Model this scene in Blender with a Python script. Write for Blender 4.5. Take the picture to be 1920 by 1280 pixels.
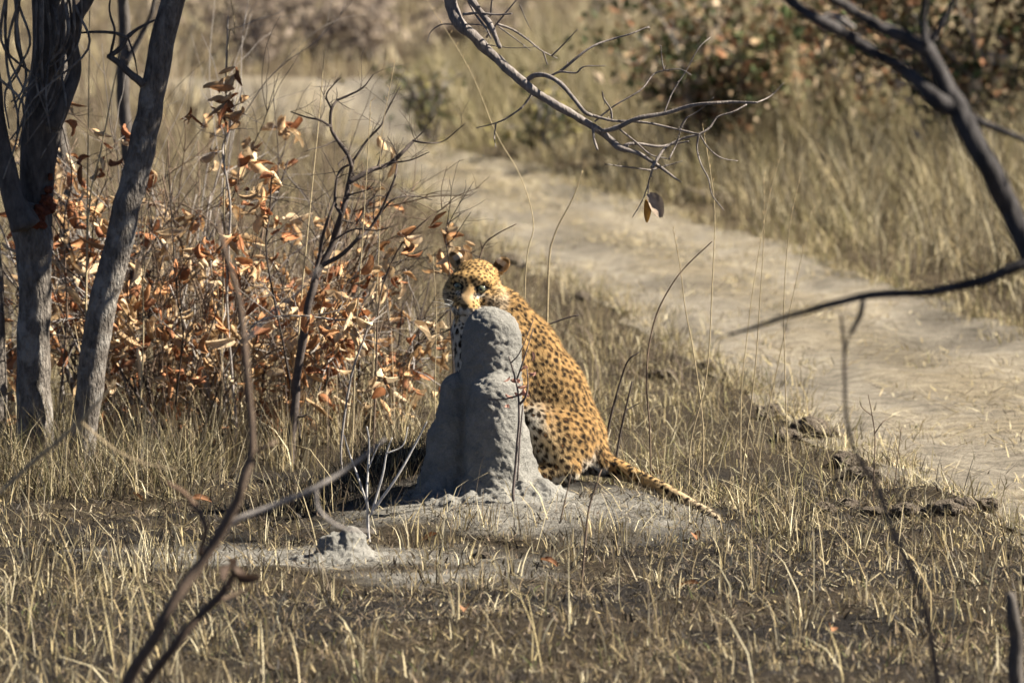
import bpy, math, random
import numpy as np
from mathutils import Vector, Matrix, kdtree

random.seed(7)
RNG = np.random.default_rng(11)
for o in list(bpy.data.objects):
    bpy.data.objects.remove(o, do_unlink=True)
scene = bpy.context.scene
COL = scene.collection

# ------------------------------------------------------------------ camera, sky, sun, exposure
CAM_D, CAM_H, F_PX = 24.0, 2.4, 12432.0
PITCH = math.atan(963.0 / F_PX)
cam_data = bpy.data.cameras.new('camera')
cam_data.sensor_width = 36.0
cam_data.lens = F_PX / 1920.0 * 36.0
cam_data.clip_start = 0.5
cam_data.clip_end = 6000.0
cam_data.dof.use_dof = True
cam_data.dof.focus_distance = 24.15
cam_data.dof.aperture_fstop = 4.6
cam_data.dof.aperture_blades = 7
cam = bpy.data.objects.new('camera', cam_data)
cam.location = (0, -CAM_D, CAM_H)
cam.rotation_euler = (math.pi / 2 - PITCH, 0, 0)
COL.objects.link(cam)
scene.camera = cam

SUN_EL, SUN_T = math.radians(42), math.radians(-3)       # elevation; swing from image-right towards the camera
SUN_DIR = Vector((math.cos(SUN_EL) * math.cos(SUN_T), -math.cos(SUN_EL) * math.sin(SUN_T), math.sin(SUN_EL)))
world = bpy.data.worlds.new('World')
scene.world = world
world.use_nodes = True
wn = world.node_tree
sky = wn.nodes.new('ShaderNodeTexSky')
sky.sky_type = 'NISHITA'
sky.sun_disc = False
sky.altitude = 1200.0
sky.air_density = 0.28
sky.dust_density = 0.0
sky.sun_elevation = SUN_EL
sky.sun_rotation = math.atan2(SUN_DIR.x, SUN_DIR.y)
bg = wn.nodes['Background']
wn.links.new(sky.outputs[0], bg.inputs[0])
bg.inputs[1].default_value = 0.05
sun_data = bpy.data.lights.new('sun', 'SUN')
sun_data.energy = 5.0
sun_data.angle = math.radians(0.53)
sun_data.color = (1.0, 0.915, 0.795)
sun = bpy.data.objects.new('sun', sun_data)
sun.rotation_euler = SUN_DIR.to_track_quat('Z', 'Y').to_euler()
COL.objects.link(sun)
scene.view_settings.view_transform = 'Standard'
scene.view_settings.look = 'None'
scene.view_settings.gamma = 1.0
scene.view_settings.exposure = 1.8
scene.view_settings.use_curve_mapping = False
try:
    scene.cycles.max_bounces = 5
    scene.cycles.diffuse_bounces = 2
    scene.cycles.transmission_bounces = 3
except Exception:
    pass

# ------------------------------------------------------------------ pixel measuring (photo is 1920 x 1280)
_ca, _sa = math.cos(PITCH), math.sin(PITCH)


def ray(px, py):
    u, v = px - 960.0, 640.0 - py
    return u, F_PX * _ca + v * _sa, -F_PX * _sa + v * _ca


def at(px, py, Y):
    """world point seen at a pixel, at depth Y (leopard stands near Y = 0.4)"""
    dx, dy, dz = ray(px, py)
    t = (Y + CAM_D) / dy
    return np.array((dx * t, Y, CAM_H + dz * t))


# ------------------------------------------------------------------ vector noise
def _hash(i, j, k):
    n = (i * 374761393 + j * 668265263 + k * 2147483647 + 1013904223) & 0xFFFFFFFF
    n = ((n ^ (n >> 13)) * 1274126177) & 0xFFFFFFFF
    n = (n ^ (n >> 16)) & 0xFFFFFFFF
    return n.astype(np.float64) / 4294967295.0


def vnoise(P):
    P = np.asarray(P, dtype=np.float64)
    F = np.floor(P)
    I = F.astype(np.int64)
    t = P - F
    t = t * t * (3 - 2 * t)
    out = 0
    for a in (0, 1):
        wa = t[:, 0] if a else 1 - t[:, 0]
        for b in (0, 1):
            wb = t[:, 1] if b else 1 - t[:, 1]
            for c in (0, 1):
                wc = t[:, 2] if c else 1 - t[:, 2]
                out = out + wa * wb * wc * _hash(I[:, 0] + a, I[:, 1] + b, I[:, 2] + c)
    return out * 2 - 1


def fbm(P, octv=4, gain=0.5):
    P = np.asarray(P, dtype=np.float64)
    s, a, out = 1.0, 1.0, 0
    for k in range(octv):
        out = out + a * vnoise(P * s + 17.3 * k)
        s *= 2.03
        a *= gain
    return out


def n2(x, y, s, seed=0.0, octv=3):
    x, y = np.atleast_1d(x), np.atleast_1d(y)
    return fbm(np.stack([x * s, y * s, np.full(x.shape, seed)], 1), octv)


def sstep(a, b, x):
    t = np.clip((x - a) / (b - a), 0, 1)
    return t * t * (3 - 2 * t)


# ------------------------------------------------------------------ terrain
GZ0 = -0.11


def flat(px, py):
    dx, dy, dz = ray(px, py)
    t = (GZ0 - CAM_H) / dz
    return dx * t, -CAM_D + dy * t


ROAD_L = [(2750, 1900), (2150, 1230), (1990, 1040), (1820, 950), (1630, 860), (1375, 720), (1155, 575), (930, 470), (795, 385), (715, 325), (690, 285), (600, 245), (470, 222), (330, 180), (250, 140)]
ROAD_R = [(5600, 1900), (3500, 1230), (2900, 1000), (2400, 780), (1990, 620), (1640, 510), (1480, 445), (1290, 400), (1130, 345), (1000, 308), (860, 283), (815, 250), (795, 215), (780, 170), (770, 132)]
_rl = sorted([flat(*p) for p in ROAD_L], key=lambda p: p[1])
_rr = sorted([flat(*p) for p in ROAD_R], key=lambda p: p[1])


def road_l(y):
    return np.interp(y, [p[1] for p in _rl], [p[0] for p in _rl])


def road_r(y):
    return np.interp(y, [p[1] for p in _rr], [p[0] for p in _rr])


ROAD_Y0, ROAD_Y1 = max(_rl[0][1], _rr[0][1]), 43.0


def road_mask(x, y, edge=0.12):
    w = 0.10 * n2(x, y, 1.7, 3.1, 2)
    l, r = road_l(y) + w, road_r(y) + w
    m = sstep(-edge, edge, x - l) * sstep(-edge, edge, r - x)
    return m * sstep(ROAD_Y1, ROAD_Y1 - 2, y)


def gz(x, y):
    x, y = np.atleast_1d(np.asarray(x, float)), np.atleast_1d(np.asarray(y, float))
    rr = np.sqrt((x - 0.03) ** 2 + ((y - 0.12) * 0.85) ** 2)
    hump = 0.11 * (1 - sstep(0.30, 0.95, rr))
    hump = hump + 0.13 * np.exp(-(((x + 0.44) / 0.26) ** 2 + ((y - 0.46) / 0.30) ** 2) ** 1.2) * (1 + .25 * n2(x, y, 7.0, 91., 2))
    rough = 0.022 * n2(x, y, 0.9, 1.0, 3) + 0.010 * n2(x, y, 5.0, 2.0, 3)
    rm = road_mask(x, y, 0.25)
    berm = 0.05 * np.exp(-((x - road_l(y) + 0.10) / 0.16) ** 2) * (0.6 + 0.8 * n2(x, y, 3.0, 5.0, 2)) * (y < 30)
    return GZ0 + hump + rough * (1 - 0.6 * rm) * (1 - 0.5 * (rr < 0.4)) + berm * (1 - rm) - 0.035 * rm


def gz1(x, y):
    return float(gz(x, y)[0])


def gp(px, py):
    """ground point seen at a pixel"""
    z = GZ0
    dx, dy, dz = ray(px, py)
    for _ in range(25):
        t = (z - CAM_H) / dz
        z = 0.5 * z + 0.5 * gz1(dx * t, -CAM_D + dy * t)
    t = (z - CAM_H) / dz
    return np.array((dx * t, -CAM_D + dy * t, z))


# ------------------------------------------------------------------ mesh helpers
def np_mesh(name, V, faces, cols=None, smooth=True):
    """faces: list of (n,k) index arrays"""
    me = bpy.data.meshes.new(name)
    V = np.asarray(V, np.float32)
    me.vertices.add(len(V))
    me.vertices.foreach_set('co', V.ravel())
    faces = [np.asarray(f, np.int32) for f in faces if len(f)]
    loops = np.concatenate([f.ravel() for f in faces])
    tot = np.concatenate([np.full(len(f), f.shape[1], np.int32) for f in faces])
    start = np.concatenate([[0], np.cumsum(tot)[:-1]]).astype(np.int32)
    me.loops.add(len(loops))
    me.loops.foreach_set('vertex_index', loops)
    me.polygons.add(len(tot))
    me.polygons.foreach_set('loop_start', start)
    me.polygons.foreach_set('loop_total', tot)
    me.polygons.foreach_set('use_smooth', np.full(len(tot), smooth))
    me.update(calc_edges=True)
    if cols is not None:
        c = np.ones((len(V), 4), np.float32)
        c[:, :3] = np.asarray(cols, np.float32)[:, :3]
        at_ = me.color_attributes.new('Col', 'FLOAT_COLOR', 'POINT')
        at_.data.foreach_set('color', c.ravel())
    return me


def link(name, me, mat=None, parent=None, loc=None):
    o = bpy.data.objects.new(name, me)
    COL.objects.link(o)
    if mat is not None and me is not None and len(me.materials) == 0:
        me.materials.append(mat)
    if parent is not None:
        o.parent = parent
    if loc is not None:
        o.location = [float(c) for c in loc]
    return o


def tag(o, label=None, cat=None, group=None, kind=None):
    if label:
        o['label'] = label
    if cat:
        o['category'] = cat
    if group:
        o['group'] = group
    if kind:
        o['kind'] = kind
    return o


def empty(name, loc, label, cat, group=None):
    o = bpy.data.objects.new(name, None)
    o.empty_display_size = 0.1
    o.location = [float(c) for c in loc]
    COL.objects.link(o)
    return tag(o, label, cat, group)


def spline(pts, n=6):
    """Catmull-Rom through rows (any width)"""
    P = np.asarray(pts, float)
    if len(P) < 3:
        t = np.linspace(0, 1, n + 1)[:, None]
        return P[0] * (1 - t) + P[-1] * t
    Q = np.vstack([2 * P[0] - P[1], P, 2 * P[-1] - P[-2]])
    out = []
    for i in range(1, len(Q) - 2):
        for k in range(n):
            t = k / n
            a, b, c, d = Q[i - 1], Q[i], Q[i + 1], Q[i + 2]
            out.append(0.5 * ((2 * b) + (c - a) * t + (2 * a - 5 * b + 4 * c - d) * t * t + (3 * b - a - 3 * c + d) * t ** 3))
    out.append(P[-1])
    return np.array(out)


def gpy(px, Y):
    p1, p2 = at(px, 600, Y), at(px, 900, Y)
    z = gz1(p1[0], Y)
    return 600 + 300 * (z - p1[2]) / (p2[2] - p1[2])


class MB:
    def __init__(self):
        self.V, self.Q, self.T, self.C, self.n = [], [], [], [], 0

    def add(self, V, Q=None, T=None, C=None):
        V = np.asarray(V, float)
        if Q is not None and len(Q):
            self.Q.append(np.asarray(Q) + self.n)
        if T is not None and len(T):
            self.T.append(np.asarray(T) + self.n)
        self.V.append(V)
        if C is not None:
            C = np.asarray(C, float)
            if C.ndim == 1:
                C = np.tile(C, (len(V), 1))
            self.C.append(C)
        self.n += len(V)

    def tube(self, pts, rad, sides=8, lump=0.0, col=None, seed=0.0):
        P = np.asarray(pts, float)
        R = np.asarray(rad, float)
        n = len(P)
        T = np.gradient(P, axis=0)
        T /= np.linalg.norm(T, axis=1)[:, None] + 1e-9
        ref = np.array((0.37, 0.81, 0.45))
        A = np.cross(T, ref)
        A /= np.linalg.norm(A, axis=1)[:, None] + 1e-9
        B = np.cross(T, A)
        th = np.arange(sides) / sides * 2 * math.pi
        V = (P[:, None] + R[:, None, None] * (np.cos(th)[None, :, None] * A[:, None] + np.sin(th)[None, :, None] * B[:, None])).reshape(-1, 3)
        if lump > 0:
            C0 = np.repeat(P, sides, 0)
            rr = np.repeat(R, sides)
            s = 1 + lump * fbm(V / (np.mean(R) * 2.2) * np.array((1, 1, .6)) + seed, 3)
            V = C0 + (V - C0) * s[:, None]
        i = np.arange(n - 1)[:, None] * sides
        j = np.arange(sides)[None, :]
        j2 = (j + 1) % sides
        Q = np.stack([i + j, i + j2, i + sides + j2, i + sides + j], -1).reshape(-1, 4)
        V = np.vstack([V, P[:1] - T[:1] * R[0] * 0.3, P[-1:] + T[-1:] * R[-1] * 0.6])
        a, b = n * sides, n * sides + 1
        k = np.arange(sides)
        T1 = np.stack([np.full(sides, a), (k + 1) % sides, k], 1)
        e = (n - 1) * sides
        T2 = np.stack([np.full(sides, b), e + k, e + (k + 1) % sides], 1)
        self.add(V, Q, np.vstack([T1, T2]), col)

    def mesh(self, name, smooth=True, origin=None):
        V = np.vstack(self.V)
        if origin is not None:
            V = V - np.asarray(origin, float)
        fs = []
        if self.Q:
            fs.append(np.vstack(self.Q))
        if self.T:
            fs.append(np.vstack(self.T))
        return np_mesh(name, V, fs, np.vstack(self.C) if self.C else None, smooth)


# ------------------------------------------------------------------ materials
def new_mat(name):
    m = bpy.data.materials.new(name)
    m.use_nodes = True
    nt = m.node_tree
    return m, nt, nt.nodes['Principled BSDF'], nt.nodes['Material Output']


def node(nt, t, **kw):
    n = nt.nodes.new(t)
    for k, v in kw.items():
        setattr(n, k, v)
    return n


def mixcol(nt, fac, a, b, mode='MIX'):
    n = node(nt, 'ShaderNodeMix', data_type='RGBA', blend_type=mode)
    for sock, val in ((n.inputs[0], fac), (n.inputs[6], a), (n.inputs[7], b)):
        if hasattr(val, 'links'):
            nt.links.new(val, sock)
        else:
            sock.default_value = val if not isinstance(val, tuple) else (*val, 1.0)
    return n.outputs[2]


def noise_node(nt, scale, detail=4, rough=0.6, coord='Object', dist=0.0):
    tc = node(nt, 'ShaderNodeTexCoord')
    n = node(nt, 'ShaderNodeTexNoise')
    n.inputs['Scale'].default_value = scale
    n.inputs['Detail'].default_value = detail
    n.inputs['Roughness'].default_value = rough
    n.inputs['Distortion'].default_value = dist
    nt.links.new(tc.outputs[coord], n.inputs['Vector'])
    return n


def ramp(nt, inp, stops):
    r = node(nt, 'ShaderNodeValToRGB')
    el = r.color_ramp.elements
    while len(el) < len(stops):
        el.new(0.5)
    for e, (p, c) in zip(el, stops):
        e.position = p
        e.color = (*c, 1.0) if isinstance(c, tuple) else (c, c, c, 1.0)
    nt.links.new(inp, r.inputs[0])
    return r.outputs[0]


def bump(nt, bsdf, height, strength=0.5, dist=0.02):
    b = node(nt, 'ShaderNodeBump')
    b.inputs['Strength'].default_value = strength
    b.inputs['Distance'].default_value = dist
    nt.links.new(height, b.inputs['Height'])
    nt.links.new(b.outputs[0], bsdf.inputs['Normal'])


def attr_mat(name, rough=0.8, vary=0.25, scale=40.0, transl=0.0, bumpd=0.0, bscale=200.0, spec=0.2):
    """colour from the Col attribute with fine noise variation"""
    m, nt, b, out = new_mat(name)
    a = node(nt, 'ShaderNodeAttribute', attribute_name='Col')
    nz = noise_node(nt, scale)
    v = ramp(nt, nz.outputs[0], [(0.25, 1 - vary), (0.75, 1 + vary)])
    c = mixcol(nt, 1.0, a.outputs[0], v, 'MULTIPLY')
    nt.links.new(c, b.inputs['Base Color'])
    b.inputs['Roughness'].default_value = rough
    b.inputs['Specular IOR Level'].default_value = spec
    if bumpd > 0:
        nb = noise_node(nt, bscale, 5, 0.7)
        bump(nt, b, nb.outputs[0], 0.8, bumpd)
    if transl > 0:
        t = node(nt, 'ShaderNodeBsdfTranslucent')
        nt.links.new(c, t.inputs[0])
        mx = node(nt, 'ShaderNodeMixShader')
        mx.inputs[0].default_value = transl
        nt.links.new(b.outputs[0], mx.inputs[1])
        nt.links.new(t.outputs[0], mx.inputs[2])
        nt.links.new(mx.outputs[0], out.inputs[0])
    return m


def bark_mat(name, c1, c2, scale=30.0, bumpd=0.006, stretch=0.35, lichen=None):
    m, nt, b, out = new_mat(name)
    tc = node(nt, 'ShaderNodeTexCoord')
    mp = node(nt, 'ShaderNodeMapping')
    mp.inputs['Scale'].default_value = (1, 1, stretch)
    nt.links.new(tc.outputs['Object'], mp.inputs[0])
    n1 = node(nt, 'ShaderNodeTexNoise')
    n1.inputs['Scale'].default_value = scale
    n1.inputs['Detail'].default_value = 6
    n1.inputs['Roughness'].default_value = 0.7
    nt.links.new(mp.outputs[0], n1.inputs['Vector'])
    c = ramp(nt, n1.outputs[0], [(0.30, c1), (0.68, c2)])
    if lichen:
        n3 = noise_node(nt, scale * 0.25, 4, 0.6)
        f = ramp(nt, n3.outputs[0], [(0.52, 0.0), (0.62, 1.0)])
        c = mixcol(nt, f, c, lichen)
    nt.links.new(c, b.inputs['Base Color'])
    b.inputs['Roughness'].default_value = 0.9
    b.inputs['Specular IOR Level'].default_value = 0.15
    n2_ = node(nt, 'ShaderNodeTexNoise')
    n2_.inputs['Scale'].default_value = scale * 2.5
    n2_.inputs['Detail'].default_value = 6
    nt.links.new(mp.outputs[0], n2_.inputs['Vector'])
    bump(nt, b, n2_.outputs[0], 0.9, bumpd)
    return m


M_GRASS = attr_mat('dry_grass', 0.7, 0.35, 6, transl=0.16)
M_LEAF = attr_mat('dead_leaf', 0.8, 0.32, 45, transl=0.20, bumpd=0.003, bscale=120)
M_FUR = attr_mat('leopard_fur', 0.75, 0.12, 60, bumpd=0.004, bscale=220, spec=0.1)
M_TWIG = attr_mat('twig_bark', 0.85, 0.35, 60, bumpd=0.002, bscale=250)
M_BARK = bark_mat('grey_bark', (0.045, 0.038, 0.032), (0.23, 0.203, 0.172), 40, 0.024, lichen=(0.25, 0.23, 0.20))
M_DARKBARK = bark_mat('dark_bark', (0.035, 0.03, 0.027), (0.13, 0.115, 0.10), 30, 0.008)
M_HANG = bark_mat('weathered_bark', (0.085, 0.072, 0.065), (0.26, 0.23, 0.205), 45, 0.006)
M_BLACKBARK = bark_mat('black_bark', (0.012, 0.011, 0.011), (0.085, 0.078, 0.075), 14, 0.02)
M_MIDBARK = bark_mat('brown_bark', (0.05, 0.043, 0.038), (0.19, 0.168, 0.145), 30, 0.008)
M_MUD = bark_mat('red_mud', (0.09, 0.028, 0.015), (0.20, 0.065, 0.035), 60, 0.012, 1.0)


def ground_mat(name):
    m, nt, b, out = new_mat(name)
    a = node(nt, 'ShaderNodeAttribute', attribute_name='Col')
    n1 = noise_node(nt, 9, 8, 0.72)
    v1 = ramp(nt, n1.outputs[0], [(0.30, 0.45), (0.52, 1.0), (0.72, 1.35)])
    n3 = noise_node(nt, 70, 7, 0.8)
    v2 = ramp(nt, n3.outputs[0], [(0.32, 0.35), (0.52, 0.95), (0.70, 1.7)])
    c = mixcol(nt, 1.0, a.outputs[0], v1, 'MULTIPLY')
    c = mixcol(nt, 0.8, c, v2, 'MULTIPLY')
    nt.links.new(c, b.inputs['Base Color'])
    b.inputs['Roughness'].default_value = 0.95
    b.inputs['Specular IOR Level'].default_value = 0.1
    n4 = noise_node(nt, 40, 8, 0.75)
    bump(nt, b, n4.outputs[0], 1.0, 0.09)
    return m


M_GROUND = ground_mat('soil')
M_TRACK = ground_mat('track_dirt')

# ------------------------------------------------------------------ ground sheet
STUB = gp(648, 1045)
ASH = np.array((0.030, 0.027, 0.025))
LITTER = np.array((0.085, 0.066, 0.043))
GREY = np.array((0.36, 0.34, 0.295))
DRYSOIL = np.array((0.26, 0.205, 0.135))
FAR = np.array((0.15, 0.115, 0.07))


def axis(lo, hi, fine, cuts):
    """samples: fine step between cuts, growing outwards"""
    a, b = cuts
    out = list(np.arange(a, b, fine))
    s, p = fine, b
    while p < hi:
        out.append(p)
        s *= 1.12
        p += s
    out.append(hi)
    s, p = fine, a - fine
    while p > lo:
        out.insert(0, p)
        s *= 1.12
        p -= s
    out.insert(0, lo)
    return np.array(out)


def grid_mesh(xs, ys):
    X, Y = np.meshgrid(xs, ys)
    nx, ny = len(xs), len(ys)
    i = np.arange(ny - 1)[:, None] * nx
    j = np.arange(nx - 1)[None, :]
    Q = np.stack([i + j, i + j + 1, i + nx + j + 1, i + nx + j], -1).reshape(-1, 4)
    return X.ravel(), Y.ravel(), Q


gx, gy, gq = grid_mesh(axis(-2500, 2500, 0.035, (-2.3, 2.6)), axis(-400, 4000, 0.045, (-6.0, 9.0)))
near = (np.abs(gx) < 60) & (gy < 300) & (gy > -60)
ggz = np.full(len(gx), GZ0)
ggz[near] = gz(gx[near], gy[near])
rm0 = np.zeros(len(gx))
rm0[near] = road_mask(gx[near], gy[near], 0.30)
ggz -= 0.05 * rm0
# colour masks
nA = n2(gx, gy, 1.1, 9.0, 4)
nB = n2(gx, gy, 3.2, 12.0, 4)
grey = np.exp(-(((gx - 0.05) / 0.62) ** 2 + ((gy + 0.22) / 0.50) ** 2) ** 1.5) * 1.2
grey = np.maximum(grey, 1.3 * np.exp(-(((gx + 0.72) / 0.62) ** 2 + ((gy - STUB[1] - 0.02) / 0.36) ** 2) ** 1.3))
grey = np.maximum(grey, 0.9 * np.exp(-(((gx + 0.15) / 0.45) ** 2 + ((gy - STUB[1] + 0.55) / 0.3) ** 2) ** 1.3))
grey = np.clip(grey * 1.25 + 0.55 * nB - 0.12, 0, 1) * (grey > 0.10)
ash = sstep(-0.15, 0.25, nA + 0.5 * nB + 0.25) * sstep(-5.2, -4.2, gy) * sstep(3.0, 1.2, gy) * sstep(2.4, 1.5, gx + 0.35 * gy) * sstep(-2.6, -1.6, gx)
c = LITTER[None] * (1 + 0.25 * nA[:, None])
far = sstep(6, 16, gy)[:, None]
c = c * (1 - far) + FAR[None] * far
c = c * (1 - 0.88 * ash[:, None]) + ASH * 0.88 * ash[:, None]
burnt_hump_shade = np.clip(1.4 * np.exp(-(((gx + 0.50) / 0.36) ** 2 + ((gy - 0.46) / 0.40) ** 2) ** 1.5), 0, 1)
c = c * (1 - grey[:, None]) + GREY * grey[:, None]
c = c * (1 - burnt_hump_shade[:, None]) + np.array((.055, .046, .038)) * burnt_hump_shade[:, None]  # burnt earth tone, also painted dark to deepen the mound's shadow here
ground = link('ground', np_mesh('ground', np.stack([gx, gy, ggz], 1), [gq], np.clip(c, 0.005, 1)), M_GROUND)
tag(ground, 'dry burnt savanna ground with ash, litter and pale soil patches', kind='structure')

# ------------------------------------------------------------------ dirt track sheet
ty = axis(ROAD_Y0, ROAD_Y1 - 0.2, 0.08, (-3.0, 16.0))
ty = ty[(ty > ROAD_Y0) & (ty < ROAD_Y1)]
tu = np.linspace(0, 1, 70)
U, TY = np.meshgrid(tu, ty)
L_, R_ = road_l(TY), road_r(TY)
wob = 0.10 * n2(TY.ravel(), TY.ravel() * 0, 2.2, 4.0, 4).reshape(TY.shape)
wob2 = 0.10 * n2(TY.ravel(), TY.ravel() * 0, 2.6, 8.0, 4).reshape(TY.shape)
TX = (L_ + wob) * (1 - U) + (R_ + wob2) * U
tx_, ty_ = TX.ravel(), TY.ravel()
i = np.arange(len(ty) - 1)[:, None] * 70
j = np.arange(69)[None, :]
tq = np.stack([i + j, i + j + 1, i + 71 + j, i + 70 + j], -1).reshape(-1, 4)
nT = n2(tx_ * 1.0, ty_ * 0.35, 2.2, 21.0, 4)
tcol = np.array((0.385, 0.34, 0.265))[None] * (1 + 0.38 * nT[:, None])
rut = np.exp(-((U.ravel() - .27) / .07) ** 2) + np.exp(-((U.ravel() - .73) / .07) ** 2)
tcol = tcol * (1 + .14 * rut[:, None])
mid = (np.exp(-((U.ravel() - 0.5) / 0.12) ** 2) * 0.6 + 0.5 * (nT > 0.15))[:, None]
tcol = tcol * (1 - 0.5 * mid) + np.array((0.30, 0.235, 0.13)) * 0.5 * mid
edge_drop = -0.03 * (np.clip(1 - np.minimum(U, 1 - U).ravel() / 0.05, 0, 1))
track = link('track', np_mesh('track', np.stack([tx_, ty_, gz(tx_, ty_) + 0.012 + edge_drop - .022 * rut + .012 * nT], 1), [tq], tcol), M_TRACK)
tag(track, 'pale sandy vehicle track curving away to the left', kind='structure')

# ------------------------------------------------------------------ implicit surfaces
def smin(a, b, k):
    h = np.clip(0.5 + 0.5 * (b - a) / k, 0, 1)
    return b + (a - b) * h - k * h * (1 - h)


def cap(P, a, b, ra, rb):
    a, b = np.asarray(a, np.float32), np.asarray(b, np.float32)
    ab = b - a
    t = np.clip(((P - a) @ ab) / max(float(ab @ ab), 1e-9), 0, 1)
    d = P - a - t[:, None] * ab
    return np.sqrt((d * d).sum(1)) - (ra + (rb - ra) * t)


def ell(P, c, r):
    q = P - np.asarray(c, np.float32)
    r = np.asarray(r, np.float32)
    k0 = np.sqrt(((q / r) ** 2).sum(1))
    k1 = np.sqrt(((q / (r * r)) ** 2).sum(1)) + 1e-9
    return k0 * (k0 - 1) / k1


def surface(f, lo, hi, h, m=5):
    """sparse surface nets of f<0"""
    lo = np.asarray(lo, float)
    nc = np.ceil((np.asarray(hi) - lo) / (h * m)).astype(int)
    cc = [lo[a] + (np.arange(nc[a]) + 0.5) * h * m for a in range(3)]
    G = np.stack(np.meshgrid(*cc, indexing='ij'), -1).reshape(-1, 3).astype(np.float32)
    fc = f(G).reshape(nc)
    near_ = np.abs(fc) < h * m * 1.25
    F = np.repeat(np.repeat(np.repeat(fc, m, 0), m, 1), m, 2).astype(np.float32)
    Mk = np.repeat(np.repeat(np.repeat(near_, m, 0), m, 1), m, 2)
    idx = np.argwhere(Mk)
    Pn = (lo + (idx + 0.5) * h).astype(np.float32)
    vals = np.empty(len(Pn), np.float32)
    for s in range(0, len(Pn), 200000):
        vals[s:s + 200000] = f(Pn[s:s + 200000])
    F[Mk] = vals
    S = F < 0
    n = np.array(F.shape)
    cnt = np.zeros(n - 1, np.int8)
    for a in (0, 1):
        for b in (0, 1):
            for c_ in (0, 1):
                cnt += S[a:n[0] - 1 + a, b:n[1] - 1 + b, c_:n[2] - 1 + c_]
    act = (cnt > 0) & (cnt < 8)
    cells = np.argwhere(act)
    ids = np.full(n - 1, -1, np.int32)
    ids[act] = np.arange(len(cells))
    acc = np.zeros((len(cells), 3))
    num = np.zeros(len(cells))
    cor = [(a, b, c_) for a in (0, 1) for b in (0, 1) for c_ in (0, 1)]
    for p in cor:
        for ax in range(3):
            if p[ax] == 0:
                q = list(p)
                q[ax] = 1
                f0 = F[cells[:, 0] + p[0], cells[:, 1] + p[1], cells[:, 2] + p[2]]
                f1 = F[cells[:, 0] + q[0], cells[:, 1] + q[1], cells[:, 2] + q[2]]
                cr = (f0 < 0) != (f1 < 0)
                t = np.where(cr, f0 / np.where(cr, f0 - f1, 1), 0)
                pos = np.tile(np.array(p, float), (len(cells), 1))
                pos[:, ax] += t
                acc += pos * cr[:, None]
                num += cr
    V = lo + (cells + acc / num[:, None] + 0.5) * h
    quads = []
    for ax in range(3):
        b, c_ = [(1, 2), (2, 0), (0, 1)][ax]
        sl0 = [slice(None)] * 3
        sl1 = [slice(None)] * 3
        sl0[ax] = slice(0, -1)
        sl1[ax] = slice(1, None)
        s0, s1 = S[tuple(sl0)], S[tuple(sl1)]
        e = np.argwhere(s0 != s1)
        e = e[(e[:, b] > 0) & (e[:, c_] > 0) & (e[:, b] < n[b] - 1) & (e[:, c_] < n[c_] - 1)]
        flip = s0[e[:, 0], e[:, 1], e[:, 2]]

        def cid(db, dc):
            q = e.copy()
            q[:, b] += db
            q[:, c_] += dc
            return ids[q[:, 0], q[:, 1], q[:, 2]]
        q4 = np.stack([cid(-1, -1), cid(0, -1), cid(0, 0), cid(-1, 0)], 1)
        q4[~flip] = q4[~flip][:, ::-1]
        quads.append(q4)
    Q = np.vstack(quads)
    Q = Q[(Q >= 0).all(1)]
    return V, Q


def vnormals(V, Q):
    nrm = np.cross(V[Q[:, 2]] - V[Q[:, 0]], V[Q[:, 3]] - V[Q[:, 1]])
    N = np.zeros_like(V)
    for k in range(4):
        np.add.at(N, Q[:, k], nrm)
    return N / (np.linalg.norm(N, axis=1)[:, None] + 1e-12)


# ------------------------------------------------------------------ termite mounds
M_MOUND, nt, b_, out_ = new_mat('termite_clay')
n1 = noise_node(nt, 14, 6, 0.65)
cm = ramp(nt, n1.outputs[0], [(0.30, (0.19, 0.185, 0.165)), (0.70, (0.325, 0.312, 0.276))])
n5 = noise_node(nt, 150, 3, 0.7)
cm = mixcol(nt, 0.6, cm, ramp(nt, n5.outputs[0], [(0.3, 0.72), (0.7, 1.25)]), 'MULTIPLY')
nt.links.new(cm, b_.inputs['Base Color'])
b_.inputs['Roughness'].default_value = 0.95
b_.inputs['Specular IOR Level'].default_value = 0.1
n6 = noise_node(nt, 75, 6, 0.75)
bump(nt, b_, n6.outputs[0], 0.9, 0.022)


def pxm(px, py):        # metres at the mound's plane
    return (px - 960) / 518.0, (920 - py) / 518.0


def mound_sdf(P):
    d = cap(P, (-0.080, 0.015, 0.548), (-0.066, 0.02, 0.05), 0.106, 0.122)
    d = smin(d, ell(P, (-0.082, 0.01, 0.592), (0.092, 0.09, 0.070)), 0.02)
    d = smin(d, cap(P, (-0.062, -0.085, 0.325), (-0.055, -0.09, 0.02), 0.100, 0.125), 0.022)
    d = smin(d, cap(P, (0.012, -0.03, 0.19), (0.030, -0.04, -0.04), 0.056, 0.090), 0.035)
    d = smin(d, cap(P, (-0.192, 0.03, 0.362), (-0.228, 0.01, -0.02), 0.064, 0.102), 0.012)
    d = smin(d, cap(P, (-0.252, 0.03, 0.19), (-0.262, 0.02, -0.02), 0.052, 0.070), 0.03)
    # crumbled skirt
    d = smin(d, ell(P, (-0.08, -0.05, -0.045), (0.34, 0.30, 0.062)), 0.07)
    d = smin(d, ell(P, (0.075, -0.16, 0.0), (0.085, 0.08, 0.06)), 0.02)
    d = smin(d, ell(P, (0.14, -0.13, -0.02), (0.05, 0.05, 0.04)), 0.02)
    d = smin(d, ell(P, (-0.02, -0.22, -0.02), (0.06, 0.05, 0.045)), 0.02)
    return d


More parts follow.
